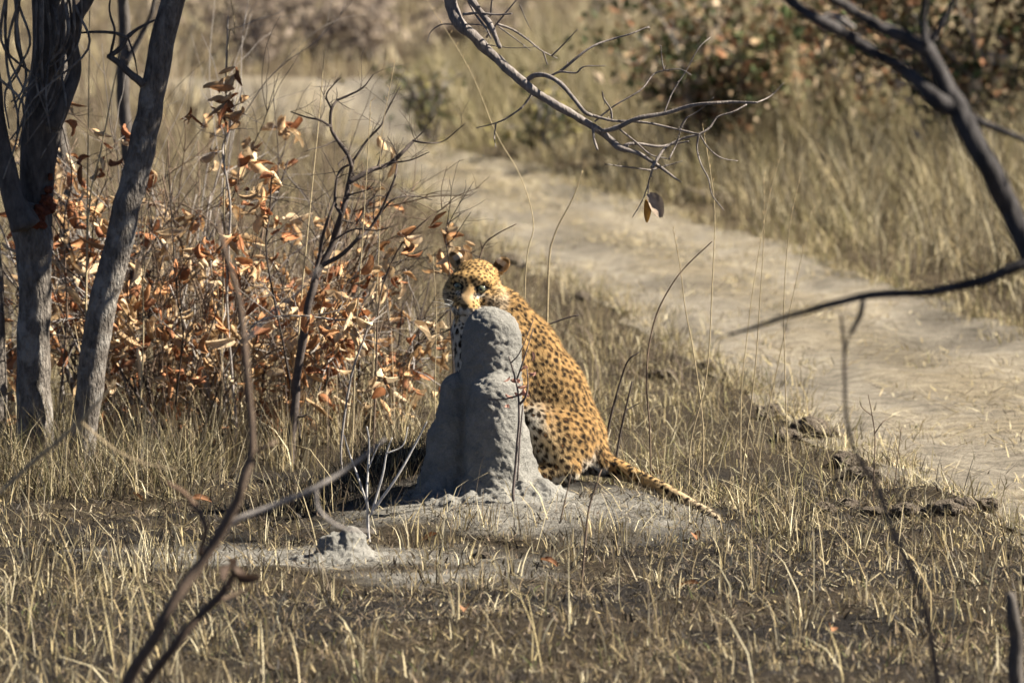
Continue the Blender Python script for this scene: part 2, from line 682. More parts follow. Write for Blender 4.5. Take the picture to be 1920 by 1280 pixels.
V, Q = surface(mound_sdf, (-0.50, -0.45, -0.12), (0.35, 0.42, 0.72), 0.006)
N = vnormals(V, Q)
low = sstep(0.22, 0.0, V[:, 2])
disp = 0.008 * fbm(V * 7, 2) + 0.0022 * fbm(V * 24, 3) + 0.0036 * fbm(V * 80, 3) - 0.004 * np.clip(fbm(V * np.array((34, 34, 9)), 2) - .35, 0, 1) + low * (0.012 * fbm(V * 26 + 5, 3))
V = V + N * disp[:, None]
mound = link('termite_mound', np_mesh('termite_mound', V, [Q]), M_MOUND)
tag(mound, 'tall grey termite mound with rounded lobes in front of the leopard', 'termite mound', 'termite mounds')


def stub_sdf(P):
    d = cap(P, (0.02, 0, 0.062), (0.0, 0, -0.03), 0.052, 0.085)
    d = smin(d, ell(P, (-0.045, 0.0, 0.035), (0.05, 0.06, 0.055)), 0.02)
    d = smin(d, ell(P, (0.0, -0.02, -0.03), (0.2, 0.17, 0.055)), 0.05)
    return d


V, Q = surface(stub_sdf, (-0.28, -0.28, -0.1), (0.28, 0.28, 0.2), 0.006)
N = vnormals(V, Q)
V = V + N * (0.012 * fbm(V * 16, 3) + 0.007 * fbm(V * 45, 3))[:, None]
stub = link('termite_mound', np_mesh('termite_mound_stub', V, [Q]), M_MOUND, loc=STUB)
tag(stub, 'low crumbling grey termite stump on bare soil in the foreground', 'termite mound', 'termite mounds')

# ------------------------------------------------------------------ leopard
L0 = np.array((0.0, 0.40, 0.0))
HEAD_O = np.array((-0.137, -0.095, 0.720))
yaw, roll, pit = math.radians(-11), math.radians(6), math.radians(6)
# head frame columns: u right (image), v forward (to the camera), w up
Rm = (Matrix.Rotation(yaw, 3, 'Z') @ Matrix.Rotation(roll, 3, 'Y') @ Matrix.Rotation(pit, 3, 'X'))
RM = np.array(Rm, np.float32)          # columns are rotated world axes; local (u, -v, w)


def to_head(P):
    q = (P - HEAD_O.astype(np.float32)) @ RM
    q = q.copy()
    q[:, 1] *= -1
    return q


def from_head(q):
    q = np.array(q, float)
    q = q * np.array((1, -1, 1))
    return RM.astype(float) @ q + HEAD_O


BODY = [
    ((-.125, -.06, .675), (-.045, -.015, .585), .086, .108, .03),
    ((-.045, -.015, .585), (.03, .02, .47), .110, .136, .04),
    ((.03, .02, .47), (.12, .06, .31), .136, .150, .04),
    ((.12, .06, .31), (.213, .085, .145), .150, .136, .04),
    ((.215, .085, .13), (.33, .06, .055), .120, .046, .04),
    ((-.105, -.045, .55), (-.075, -.03, .40), .118, .125, .05),
    ((-.06, -.03, .38), (.08, .04, .25), .125, .125, .05),
    # near forelimb
    ((-.03, -.095, .50), (-.025, -.115, .29), .085, .062, .04),
    ((-.025, -.115, .29), (-.07, -.12, .10), .058, .042, .03),
    ((-.07, -.12, .10), (-.075, -.125, .03), .042, .043, .02),
    ((-.075, -.125, .03), (-.125, -.15, .022), .043, .038, .02),
    # far forelimb
    ((-.125, .05, .47), (-.13, .05, .27), .085, .060, .04),
    ((-.13, .05, .27), (-.16, .04, .10), .058, .040, .03),
    ((-.16, .04, .10), (-.17, .03, .03), .040, .042, .02),
    ((-.17, .03, .03), (-.22, .01, .022), .042, .038, .02),
    # near hind limb
    ((.195, -.005, .165), (.085, -.10, .215), .118, .072, .025),
    ((.165, -.065, .145), (.20, -.055, .11), .098, .095, .03),
    ((.085, -.10, .205), (.205, -.13, .055), .068, .045, .02),
    ((.205, -.13, .045), (.085, -.155, .03), .042, .036, .015),
    ((.085, -.155, .03), (.02, -.175, .026), .036, .038, .015),
    # far hind limb
    ((.20, .16, .15), (.10, .22, .20), .110, .072, .03),
    ((.10, .22, .20), (.20, .22, .05), .066, .042, .02),
    ((.20, .22, .045), (.03, .24, .03), .040, .036, .015),
]


def head_sdf(q):
    s = q.copy()
    s[:, 0] = np.abs(s[:, 0])
    d = ell(s, (0, -.005, .020), (.084, .100, .080))
    d = smin(d, ell(s, (.054, .020, -.028), (.054, .065, .058)), .025)
    d = smin(d, cap(s, (0, .060, -.030), (0, .118, -.047), .052, .040), .02)
    d = smin(d, ell(s, (.025, .130, -.060), (.030, .034, .026)), .012)
    d = smin(d, cap(s, (0, .070, .032), (0, .128, -.036), .028, .0190), .018)
    d = smin(d, ell(s, (0, .105, -.096), (.028, .034, .022)), .012)
    d = smin(d, cap(s, (.026, .078, .040), (.056, .062, .034), .021, .020), .015)
    # eye sockets: narrow slits under a heavy brow
    e = ell(s, (.043, .104, .012), (.0200, .022, .0060))
    d = np.maximum(d, -(e))
    # ears: flattened cups pointing out and up, laid back
    c0 = np.array((.084, -.050, .080), np.float32)
    a_, b2 = .62, .78
    r = s - c0
    t = np.stack([r[:, 0] * a_ + r[:, 2] * b2, r[:, 1], -r[:, 0] * b2 + r[:, 2] * a_], 1)
    eo = ell(t, (0, 0, 0), (.036, .017, .027))
    ei = ell(t, (.010, .014, -.005), (.028, .016, .019))
    ear = np.maximum(eo, -ei)
    d = smin(d, ear, .020)
    return d


def leo_sdf(P):
    d = None
    for a, b, ra, rb, k in BODY:
        e = cap(P, a, b, ra, rb)
        d = e if d is None else smin(d, e, k)
    q = to_head(P)
    nb = np.linalg.norm(q, axis=1)
    h = np.where(nb < 0.35, 0, 1)
    hd = head_sdf(q)
    d = smin(d, hd, .022)
    return d


V, Q = surface(leo_sdf, (-.32, -.34, -.03), (.40, .36, .90), 0.0036)
print('leopard verts', len(V))
N = vnormals(V, Q)
V = V + N * (0.0025 * fbm(V * 22, 2))[:, None]
# tail: tube along the ground (px measured, descending the hump)
TAILPX = [(1120, 868, .50), (1160, 880, .44), (1205, 899, .33), (1250, 920, .20), (1303, 950, .05), (1335, 968, -.06), (1352, 984, -.14)]
tp = np.array([at(a, b, c_) for a, b, c_ in TAILPX]) - L0
tr = np.array([.048, .036, .027, .024, .022, .020, .010])
sp = spline(np.hstack([tp, tr[:, None]]), 20)
tb = MB()
tb.tube(sp[:, :3], sp[:, 3], 36)
TV, TQ, TT = tb.V[0], tb.Q[0], tb.T[0]
tail_t = np.concatenate([np.repeat(np.linspace(0, 1, len(sp)), 36), [0, 1]])


# --- coat pattern -------------------------------------------------
def coat(V, N, tail=None):
    n = len(V)
    q = to_head(V.astype(np.float32)).astype(float)
    au = np.abs(q[:, 0])
    OCH = np.array((0.44, 0.295, 0.132))
    DEEP = np.array((0.41, 0.242, 0.090))
    CREAM = np.array((0.60, 0.46, 0.27))
    WHITE = np.array((0.66, 0.60, 0.49))
    col = np.tile(OCH, (n, 1))

    def blend(c_, w):
        w = np.clip(w, 0, 1)[:, None]
        col[:] = col * (1 - w) + c_ * w
    if tail is not None:
        blend(DEEP, 1 - sstep(0.1, 0.4, tail))
        blend(np.array((.50, .42, .30)), sstep(0.35, 0.8, tail) * 0.8)
        blend(WHITE, sstep(0.0, -0.6, N[:, 2]) * 0.6)
        head = np.zeros(n)
    else:
        head = (sstep(.152, .136, np.linalg.norm(q - np.array((0, .045, -.008)), axis=1))) * (q[:, 1] > -.06)
        back = sstep(0.0, .8, N[:, 0] * .8 + N[:, 2] * .5)
        blend(DEEP, back * .75)
        blend(CREAM, sstep(.30, .10, V[:, 2]) * sstep(.30, .10, V[:, 0]) * .8 * (1 - back))
        blend(WHITE, sstep(-.10, -.17, V[:, 0] - .25 * (V[:, 2] - .5)) * sstep(.72, .62, V[:, 2]))
        blend(WHITE, sstep(-.05, -.5, N[:, 2]) * .9 * (V[:, 2] < .62))
        blend(WHITE, np.exp(-(((V[:, 0] - .065) / .052) ** 2 + ((V[:, 2] - .230) / .060) ** 2)) * 1.25 * (N[:, 0] < .5))
        # head tones
        blend(np.array((0.52, 0.33, 0.13)), head)
        blend(np.array((0.35, 0.228, 0.108)), head * np.exp(-(au / .024) ** 2) * sstep(.05, .075, q[:, 1]) * sstep(.035, .0, q[:, 2]) * sstep(-.05, -.03, q[:, 2]))
        blend(WHITE, head * sstep(-.045, -.062, q[:, 2]) * sstep(.03, .05, q[:, 1]))
        blend(WHITE, head * np.exp(-(((au - .040) / .020) ** 2 + ((q[:, 2] + .012) / .009) ** 2)))
        blend(CREAM, head * .6 * np.exp(-(((au - .030) / .014) ** 2 + ((q[:, 2] - .032) / .009) ** 2)) * (q[:, 1] > .05))
        blend(WHITE, head * .45 * sstep(.045, .075, au) * sstep(.0, -.03, q[:, 2]))
        blend(CREAM, .5 * sstep(.075, .10, au) * sstep(.045, .02, q[:, 2]) * sstep(-.03, .0, q[:, 2]) * head)
    # spot spacing field
    spc = np.full(n, .0212)
    if tail is None:
        spc = np.where(V[:, 2] > .50, .0192, spc)
        spc = np.where((V[:, 2] < .24) & (V[:, 0] < .27), .0238, spc)
        spc = np.where(V[:, 0] < -.13, .029, spc)
        spc = np.where(head > .5, .0132, spc)
    else:
        spc[:] = .027
    # poisson disc over the surface
    order = RNG.permutation(n)
    cell = .0405
    gridd = {}
    keys = np.floor(V / cell).astype(int)
    centres, csp = [], []
    nosespot = np.zeros(n, bool)
    if tail is None:
        nosespot = (head > .4) & (au < .022) & (q[:, 1] > .08) & (q[:, 2] < .02)
        earspot = (au > .066) & (q[:, 2] > .066)
        nosespot |= earspot
    for vi in order:
        if nosespot[vi]:
            continue
        p = V[vi]
        sv = spc[vi]
        kx, ky, kz = keys[vi]
        ok = True
        for a in (-1, 0, 1):
            for b in (-1, 0, 1):
                for c_ in (-1, 0, 1):
                    for w in gridd.get((kx + a, ky + b, kz + c_), ()):
                        d = (p[0] - w[0]) ** 2 + (p[1] - w[1]) ** 2 + (p[2] - w[2]) ** 2
                        if d < (.5 * (sv + w[3])) ** 2:
                            ok = False
                            break
                    if not ok:
                        break
                if not ok:
                    break
            if not ok:
                break
        if ok:
            gridd.setdefault((kx, ky, kz), []).append((p[0], p[1], p[2], sv))
            centres.append(p)
            csp.append(spc[vi])
    kd = kdtree.KDTree(len(centres))
    for k, p in enumerate(centres):
        kd.insert(p, k)
    kd.balance()
    rs = np.random.default_rng(5)
    size = rs.uniform(.39, .55, len(centres))
    hollow = rs.random(len(centres)) < .5
    W = V + np.stack([fbm(V * 60 + 3, 2), fbm(V * 60 + 31, 2), fbm(V * 60 + 77, 2)], 1) * np.minimum(spc * .25, .0066)[:, None]
    # strands lie along the body: squash the metric across the spine
    dist = np.empty(n)
    wid = np.empty(n)
    hol = np.zeros(n)
    for vi in range(n):
        _, k, d = kd.find(W[vi])
        dist[vi] = d
        wid[vi] = size[k] * csp[k]
        hol[vi] = hollow[k]
    soft = np.where(spc < .02, .0022, .0028)
    dark = 1 - sstep(wid - soft, wid + soft, dist)
    if tail is None:
        brown = hol * sstep(.50, .20, dist / wid) * (spc > .02) * (V[:, 0] > -.1) * .75
    else:
        brown = np.zeros(n)
    BLACK = np.array((0.022, 0.014, 0.009))
    dark = np.where(head > .5, dark * .88, dark)
    blend(BLACK, dark)
    blend(np.array((0.27, 0.125, 0.04)), brown * dark)
    if tail is None:
        K = np.array((0.010, 0.008, 0.007))
        # eye rims, tear lines, nose, lips, cheek rows
        re = np.sqrt(((au - .043) / .0245) ** 2 + ((q[:, 2] - .013) / .0125) ** 2)
        blend(K, head * sstep(1.12, .92, re) * (q[:, 1] > .05))
        blend(K, head * np.exp(-(((au - .024) / .0045) ** 2 + ((q[:, 2] + .004) / .010) ** 2)) * (q[:, 1] > .06))
        blend(K, head * np.exp(-(((au - .066) / .012) ** 2 + ((q[:, 2] - .016) / .0035) ** 2)) * .9)
        for rowz, du in ((-.018, .0), (-.028, .004), (-.038, .008)):
            zz = q[:, 2] - rowz + .25 * (au - .05)
            blend(K, head * .8 * np.exp(-(zz / .0022) ** 2) * sstep(.036, .044, au) * sstep(.085, .07, au) * (vnoise(q * 70) > -.35))
        blend(K, head * sstep(.125, .131, q[:, 1]) * sstep(-.036, -.041, q[:, 2]) * sstep(.003, -.001, au - .016 - .55 * (q[:, 2] + .040)) * sstep(-.064, -.058, q[:, 2]) * .85)
        blend(K, head * np.exp(-((q[:, 2] + .083 - .12 * au) / .0032) ** 2) * (q[:, 1] > .07) * (au < .045))
        # ear backs: black with a pale band and tip
        ra_, rb_ = au - .084, q[:, 2] - .080
        lat, pr = ra_ * .62 + rb_ * .78, -ra_ * .78 + rb_ * .62
        earb = sstep(1.25, 1.1, np.sqrt((lat / .037) ** 2 + (pr / .028) ** 2 + ((q[:, 1] + .050) / .022) ** 2))
        up_ = sstep(-.012, -.004, pr)
        blend(np.array((0.55, 0.35, 0.16)), earb * sstep(-.03, -.02, lat))
        blend(K, earb * up_ * sstep(-.020, -.015, lat) * sstep(.002, -.003, lat) * .85)
        blend(WHITE, earb * up_ * sstep(-.002, .003, lat) * sstep(.022, .017, lat) * .7)
        blend(K, earb * sstep(.019, .024, lat) * sstep(-.02, -.01, pr) * .7)
        # dark bars inside the knee and on the forelimb
        for zc, tilt in ((.262, .3), (.232, -.1)):
            zz = V[:, 2] - zc - tilt * (V[:, 0] - .06)
            blend(K, np.exp(-(zz / .007) ** 2) * np.exp(-((V[:, 0] - .045) / .038) ** 2) * (V[:, 1] < .0) * 1.1)
    col *= (1 + .07 * fbm(V * 14, 2))[:, None]
    return np.clip(col, .004, .9)


lcol = coat(V, N)
TN = np.zeros_like(TV)
axis_p = np.vstack([np.repeat(sp[:, :3], 36, 0), sp[:1, :3], sp[-1:, :3]])
TN = TV - axis_p
TN /= np.linalg.norm(TN, axis=1)[:, None] + 1e-9
tcol_ = coat(TV, TN, tail_t)
nB_ = len(V)
VA, CA, NA = np.vstack([V, TV]), np.vstack([lcol, tcol_]), np.vstack([N, TN])
leopard = empty('leopard', L0, 'spotted leopard sitting behind the tall mound, facing the camera', 'leopard')
body = link('body', np_mesh('leopard_body', VA, [np.vstack([Q, TQ + nB_]), TT + nB_], CA), M_FUR, leopard)

# fur strands (root colour follows the coat)
w = np.ones(len(VA))
ns = 190000
pick = RNG.integers(0, len(VA), ns)
P0, N0, C0 = VA[pick], NA[pick], CA[pick]
q = to_head(P0.astype(np.float32)).astype(float)
onhead = (np.linalg.norm(q, axis=1) < .17)
eye = (np.abs(np.abs(q[:, 0]) - .043) < .026) & (np.abs(q[:, 2] - .012) < .017) & (q[:, 1] > .05)
nose = (np.abs(q[:, 0]) < .022) & (q[:, 1] > .125) & (q[:, 2] < -.015) & (q[:, 2] > -.055)
keep = ~(eye | nose)
P0, N0, C0, onhead, q = P0[keep], N0[keep], C0[keep], onhead[keep], q[keep]
flow = np.tile(np.array((.35, .05, -.85)), (len(P0), 1))
away = P0 - from_head((0, .14, -.01))
flow[onhead] = away[onhead] / (np.linalg.norm(away[onhead], axis=1)[:, None] + 1e-9)
flow -= N0 * (flow * N0).sum(1)[:, None]
flow /= np.linalg.norm(flow, axis=1)[:, None] + 1e-6
ln = np.where(onhead, RNG.uniform(.003, .007, len(P0)), RNG.uniform(.008, .018, len(P0)))
ln = np.where(onhead & (np.abs(q[:, 0]) > .075) & (q[:, 2] < .05), ln * 2.4, ln)
dirv = flow * .80 + N0 * .42 + RNG.normal(0, .16, P0.shape)
tip = P0 + dirv * ln[:, None]
side = np.cross(dirv, N0)
side /= np.linalg.norm(side, axis=1)[:, None] + 1e-9
hw = RNG.uniform(.0006, .0011, len(P0))[:, None]
FV = np.stack([P0 - side * hw - N0 * .001, P0 + side * hw - N0 * .001, tip], 1).reshape(-1, 3)
FC = np.repeat(np.clip(C0 * RNG.uniform(.85, 1.2, (len(P0), 1)), 0, .9), 3, 0)
FT = np.arange(len(FV)).reshape(-1, 3)
fur = link('fur', np_mesh('leopard_fur', FV, [FT], FC), M_FUR, body)
tag(fur, kind='stuff')

# eyes
for sgn in (-1, 1):
    bm_v, bm_c = [], []
    nu, nv = 24, 16
    th = np.linspace(0, math.pi, nv)
    ph = np.arange(nu) / nu * 2 * math.pi
    TH, PH = np.meshgrid(th, ph, indexing='ij')
    # pole (th = 0) looks forward
    loc = np.stack([np.sin(TH) * np.cos(PH), np.cos(TH), np.sin(TH) * np.sin(PH)], -1).reshape(-1, 3)
    cc = np.tile(np.array((0.15, 0.16, 0.095)), (len(loc), 1))
    tt = TH.ravel()
    cc[tt < .34] = (.004, .004, .004)
    cc[tt > .95] = (.02, .018, .015)
    pos = loc * np.array((.0175, .0165, .0165)) + np.array((sgn * .043, .0835, .0105))
    W_ = np.array([from_head(p) for p in pos])
    i = np.arange(nv - 1)[:, None] * nu
    j = np.arange(nu)[None, :]
    eq = np.stack([i + j, i + (j + 1) % nu, i + nu + (j + 1) % nu, i + nu + j], -1).reshape(-1, 4)
    me = np_mesh('eye', W_, [eq], cc)
    m_eye = bpy.data.materials.get('eye_wet') or attr_mat('eye_wet', 0.12, 0.1, 200, spec=0.5)
    link('eye', me, m_eye, leopard)
# whiskers
wb = MB()
for sgn in (-1, 1):
    for k in range(9):
        p0 = np.array((sgn * random.uniform(.022, .040), random.uniform(.130, .145), random.uniform(-.066, -.044)))
        p2 = p0 + np.array((sgn * random.uniform(.07, .11), random.uniform(-.03, .02), random.uniform(-.035, .02)))
        p1 = (p0 + p2) / 2 + np.array((0, .012, .008))
        s_ = spline([from_head(p0), from_head(p1), from_head(p2)], 5)
        wb.tube(s_, np.linspace(.0007, .0003, len(s_)), 4, col=(.8, .78, .7))
link('whiskers', wb.mesh('whiskers'), M_FUR, leopard)


# ------------------------------------------------------------------ leaf meshes
LEAF_COLS = [(.50, .35, .19), (.44, .275, .135), (.37, .19, .085), (.57, .44, .28), (.31, .135, .06), (.45, .305, .165), (.24, .105, .05), (.54, .395, .23)]


def leaf_mesh(name, L, W, fold, curl, twist, colr, rs, nu=6):
    us = np.linspace(0, 1, nu + 1)
    vs = np.array((-1, -.5, 0, .5, 1))
    P, C = [], []
    ang, pos = 0.0, np.zeros(3)
    for k, u in enumerate(us):
        half = W * .5 * (math.sin(math.pi * (u * .93 + .04) ** .85)) ** .8 + .0008
        d = np.array((math.cos(ang), 0, -math.sin(ang)))
        up = np.array((math.sin(ang), 0, math.cos(ang)))
        tw = twist * u
        for v in vs:
            f = fold * abs(v) * (1 + .3 * math.sin(5 * u + v))
            y, z = v * half * math.cos(f), abs(v) * half * math.sin(f)
            wob = .06 * W * math.sin(9 * u + 3 * v + fold * 5)
            y2, z2 = y * math.cos(tw) - z * math.sin(tw), y * math.sin(tw) + z * math.cos(tw) + wob * abs(v)
            P.append(pos + np.array((0, y2, 0)) + up * z2)
            t = 1.0 + (.22 if v == 0 else -.12 * abs(v)) + rs.uniform(-.1, .1)
            C.append(np.array(colr) * t)
        pos = pos + d * L / nu
        ang += curl / nu
    Q = []
    for a in range(nu):
        for b in range(4):
            i0 = a * 5 + b
            Q.append((i0, i0 + 1, i0 + 6, i0 + 5))
    me = np_mesh(name, np.array(P), [np.array(Q)], np.array(C))
    me.materials.append(M_LEAF)
    return me


rs_ = np.random.default_rng(3)
LEAVES = [leaf_mesh('leaf', rs_.uniform(.055, .115), rs_.uniform(.030, .058), rs_.uniform(.4, 1.9), rs_.uniform(-1.6, 2.6), rs_.uniform(-1.5, 1.5), np.array(LEAF_COLS[k % 8]) * rs_.uniform(.85, 1.35), rs_) for k in range(48)]


def put_leaf(parent, p, mesh=None, scale=1.0, down=.6, name='leaf'):
    """p in parent space"""
    o = bpy.data.objects.new(name, mesh or random.choice(LEAVES))
    COL.objects.link(o)
    o.parent = parent
    o.location = [float(c) for c in p]
    d = Vector((random.gauss(0, 1), random.gauss(0, 1), random.gauss(-down, .6))).normalized()
    o.rotation_euler = (d.to_track_quat('X', 'Z').to_matrix() @ Matrix.Rotation(random.uniform(0, 6.28), 3, 'X')).to_euler()
    s = scale * random.uniform(.75, 1.2)
    o.scale = (s, s, s)
    return o


# ------------------------------------------------------------------ branch helpers
def px_branch(mb, pts, r0, r1, Y, col, jit=.04, sides=6, n=5, lump=.12, origin=None, dY=0.0, wob=.35):
    """pts: pixel points measured on the photo; r in photo pixels at that depth"""
    k = F_PX / (CAM_D + Y)
    m = len(pts)
    W = np.array([at(p[0], p[1], Y + dY * i / max(m - 1, 1) + random.uniform(-jit, jit)) for i, p in enumerate(pts)])
    rr = np.array([p[2] for p in pts], float) if len(pts[0]) > 2 else np.linspace(r0, r1, m)
    S = spline(np.hstack([W, rr[:, None] / k]), n)
    if lump > 0:
        amp = (S[:, 3] * wob)[:, None]
        S[:, :3] += amp * np.stack([vnoise(S[:, :3] * 14 + 5), vnoise(S[:, :3] * 14 + 9), vnoise(S[:, :3] * 14 + 3)], 1)
    mb.tube(S[:, :3], np.maximum(S[:, 3], .0004), sides, lump, col, seed=random.random() * 9)
    return S


def grow(mb, p, d, L, r, col, depth=2, tips=None, droop=0.0, spread=.7, seg=5, kink=.25, sides=5, minr=.0007, kids=(2, 4)):
    """recursive twig in world space"""
    p = np.array(p, float)
    d = np.array(d, float) / np.linalg.norm(d)
    P = [p]
    for k in range(seg):
        d = d + np.array((random.gauss(0, kink), random.gauss(0, kink), random.gauss(0, kink) - droop)) * .5
        d /= np.linalg.norm(d)
        P.append(P[-1] + d * L / seg)
    S = spline(np.array(P), 2)
    mb.tube(S, np.linspace(r, max(r * .45, minr), len(S)), sides if r > .003 else 4, 0.0, col)
    if tips is not None:
        for q in S[(len(S) // 3 if depth > 1 else 1):]:
            tips.append((q, depth))
    if depth > 0:
        for k in range(random.randint(*kids)):
            t = random.uniform(.12, 1.0)
            q = S[int(t * (len(S) - 1))]
            nd = d + np.array((random.gauss(0, spread), random.gauss(0, spread), random.gauss(.1, spread)))
            grow(mb, q, nd, L * random.uniform(.4, .7), r * .5, col, depth - 1, tips, droop, spread, seg, kink, sides, minr, kids)


GREYT = (.30, .27, .24)
DARKT = (.060, .048, .042)
BROWNT = (.16, .115, .08)
STRAWT = (.36, .28, .17)

# ------------------------------------------------------------------ trees on the left
TY_ = 1.9


def tree_root(px, label, Y=TY_):
    p = at(px, 780, Y)
    return np.array((p[0], Y, gz1(p[0], Y) - .03))


def part(name, mb, mat, parent, origin, smooth=True):
    return link(name, mb.mesh(name, smooth, origin), mat, parent)


rA = tree_root(68, 'a')
treeA = empty('tree', rA, 'thick forked tree hung with pale vines, red mud at its fork', 'tree', 'trees on the left')
mb = MB()
px_branch(mb, [(66, 930, 40), (66, 800, 36), (62, 700, 32), (63, 600, 30), (65, 500, 34), (58, 430, 39), (55, 385, 38)], 0, 0, TY_, None, .0, 20, 10, .09, wob=.10)
part('trunk', mb, M_BARK, treeA, rA)
mb = MB()
px_branch(mb, [(62, 420, 34), (70, 330, 33), (78, 240, 36), (88, 150, 33), (92, 60, 32), (85, -60, 30), (60, -250, 24), (20, -480, 16)], 0, 0, TY_, None, .02, 18, 8, .07, wob=.06)
part('limb', mb, M_DARKBARK, treeA, rA)  # limbs get darker bark than the trunk: crown shade put into the colour
mb = MB()
px_branch(mb, [(48, 425, 30), (25, 370, 22), (8, 300, 19), (-8, 220, 17), (-20, 120, 17), (-60, -40, 15), (-140, -260, 10)], 0, 0, TY_ - .1, None, .02, 14, 7, .05, wob=.06)
part('limb', mb, M_DARKBARK, treeA, rA)
mb = MB()
px_branch(mb, [(100, 240, 15), (122, 190, 13), (140, 130, 13), (135, 80, 12), (146, 30, 12), (172, -20, 11), (200, -160, 9), (260, -340, 6)], 0, 0, TY_ - .15, None, .02, 12, 7, .08, wob=.15)
part('limb', mb, M_DARKBARK, treeA, rA)
for k in range(20):
    x0 = random.uniform(-10, 150)
    x1 = 40 + random.uniform(-35, 55)
    y1 = random.uniform(170, 340)
    mb = MB()
    px_branch(mb, [(x0, random.uniform(-160, 20)), (x0 + random.uniform(-35, 35), y1 * .35), (.5 * x0 + .5 * x1 + random.uniform(-30, 30), y1 * .7), (x1, y1)], random.uniform(2.5, 5), 1.5, TY_ - .22, None, .05, 5, 6, .1)
    part('vine', mb, M_BARK, treeA, rA)
# red mud plastered over the fork
def mud_sdf(P):
    d = None
    for k, (a, b, c_, r) in enumerate(((.03, -.07, .0, .022), (.045, -.065, .045, .020), (.0, -.075, -.030, .022), (.055, -.05, .09, .015), (.03, -.072, -.045, .016), (.062, -.045, .02, .020), (-.05, -.072, -.035, .014), (.065, -.045, .13, .012))):
        e = ell(P, (a, b, c_), (r, .02, r * 1.1))
        d = e if d is None else smin(d, e, .02)
    return d


pm = at(66, 395, TY_)
Vm, Qm = surface(mud_sdf, (-.12, -.14, -.14), (.14, .02, .17), .006)
Vm = Vm + vnormals(Vm, Qm) * (.017 * fbm(Vm * 55, 3))[:, None]
link('mud_patch', np_mesh('mud_patch', Vm + pm - rA, [Qm]), M_MUD, treeA)

rB = tree_root(163, 'b')
treeB = empty('tree', rB, 'slender grey tree leaning right beside the forked tree', 'tree', 'trees on the left')
mb = MB()
px_branch(mb, [(146, 930, 30), (158, 790, 26), (172, 700, 25), (187, 600, 26), (206, 520, 27), (226, 440, 27), (246, 360, 27), (268, 270, 26), (285, 180, 25), (302, 90, 24), (326, 0, 23), (360, -110, 21), (420, -240, 18), (520, -360, 14)], 0, 0, TY_ - .1, None, .0, 20, 10, .09, wob=.10)
part('trunk', mb, M_BARK, treeB, rB)
mb = MB()
px_branch(mb, [(268, 160, 8), (245, 140, 7), (222, 118, 6), (202, 104, 5)], 0, 0, TY_ - .15, None, .01, 8, 5, .1)
px_branch(mb, [(204, 106, 5), (228, 88, 5), (240, 70, 4.5), (262, 52, 3), (290, 38, 2)], 0, 0, TY_ - .15, None, .01, 7, 5, .1)
px_branch(mb, [(240, 72, 4), (215, 62, 3.5), (180, 60, 3), (150, 62, 2)], 0, 0, TY_ - .15, None, .03, 6, 5, .1)
px_branch(mb, [(240, 70, 2), (250, 100, 2), (258, 140, 1)], 0, 0, TY_ - .15, None, .03, 5, 5, .1)
px_branch(mb, [(206, 106, 3), (215, 60, 2.5), (205, 20, 2), (212, -30, 1.5)], 0, 0, TY_ - .15, None, .03, 5, 5, .1)
part('branch', mb, M_DARKBARK, treeB, rB)
# out-of-frame top of the leaning tree: limbs and a thin leafy crown
topB = at(520, -360, TY_ - .1)
mbL, tips = MB(), []
for k in range(9):
    a = random.uniform(0, 6.28)
    grow(mbL, topB - np.array((.15 * random.random(), 0, .2 * random.random())), (.9 + .5 * math.cos(a), .6 * math.sin(a), .35 + .3 * random.random()), random.uniform(.7, 1.1), .018, None, 2, tips, 0, .6)
part('limb', mbL, M_DARKBARK, treeB, rB)


def leaf_cloud(name, pts, parent, origin, size=1.0, cols=LEAF_COLS, fmul=1.0):
    """many simple folded leaves in one crown mesh"""
    n = len(pts)
    P = np.asarray(pts)
    d = RNG.normal(0, 1, (n, 3)) - np.array((0, 0, .3))
    d /= np.linalg.norm(d, axis=1)[:, None]
    u = np.cross(d, RNG.normal(0, 1, (n, 3)))
    u /= np.linalg.norm(u, axis=1)[:, None]
    w = np.cross(d, u)
    L = RNG.uniform(.05, .10, n)[:, None] * size
    W = L * RNG.uniform(.18, .34, n)[:, None]
    V = np.stack([P, P + d * L * .5 + u * W + w * W * .5, P + d * L, P + d * L * .5 - u * W + w * W * .5, P + d * L * .5], 1).reshape(-1, 3)
    b = np.arange(n)[:, None] * 5
    T = np.concatenate([b + np.array(t) for t in ((0, 1, 4), (1, 2, 4), (0, 4, 3), (4, 2, 3))])
    cc = np.array(cols)[RNG.integers(0, len(cols), n)] * RNG.uniform(.7, 1.25, (n, 1)) * fmul
    me = np_mesh(name, V - origin, [T], np.repeat(cc, 5, 0), False)
    return link(name, me, M_LEAF, parent)


tp_ = np.array([t[0] for t in tips])
cl = np.stack([RNG.uniform(-1.15, .38, 5200), RNG.uniform(1.0, 2.8, 5200), RNG.normal(2.65, .16, 5200)], 1)
cl = cl[(cl[:, 2] > 2.25) & (n2(cl[:, 0], cl[:, 1], 3.0, 71., 2) > -.42)]
leaf_cloud('crown', cl, treeB, rB, 1.25)
rC = tree_root(-14, 'c', 2.6)
treeC = empty('tree', rC, 'narrow grey trunk cut off by the left edge', 'tree', 'trees on the left')
mb = MB()
px_branch(mb, [(-10, 860, 26), (-9, 780, 22), (-9, 640, 19), (-13, 500, 18), (-22, 380, 16), (-50, 100, 14), (-90, -250, 11)], 0, 0, 2.6, None, .01, 14, 7, .1, wob=.06)
part('trunk', mb, M_BARK, treeC, rC)
rD = tree_root(236, 'd', 7.5)
treeD = empty('tree', rD, 'thin dark trunk standing behind the leaning tree', 'tree', 'trees on the left')
mb = MB()
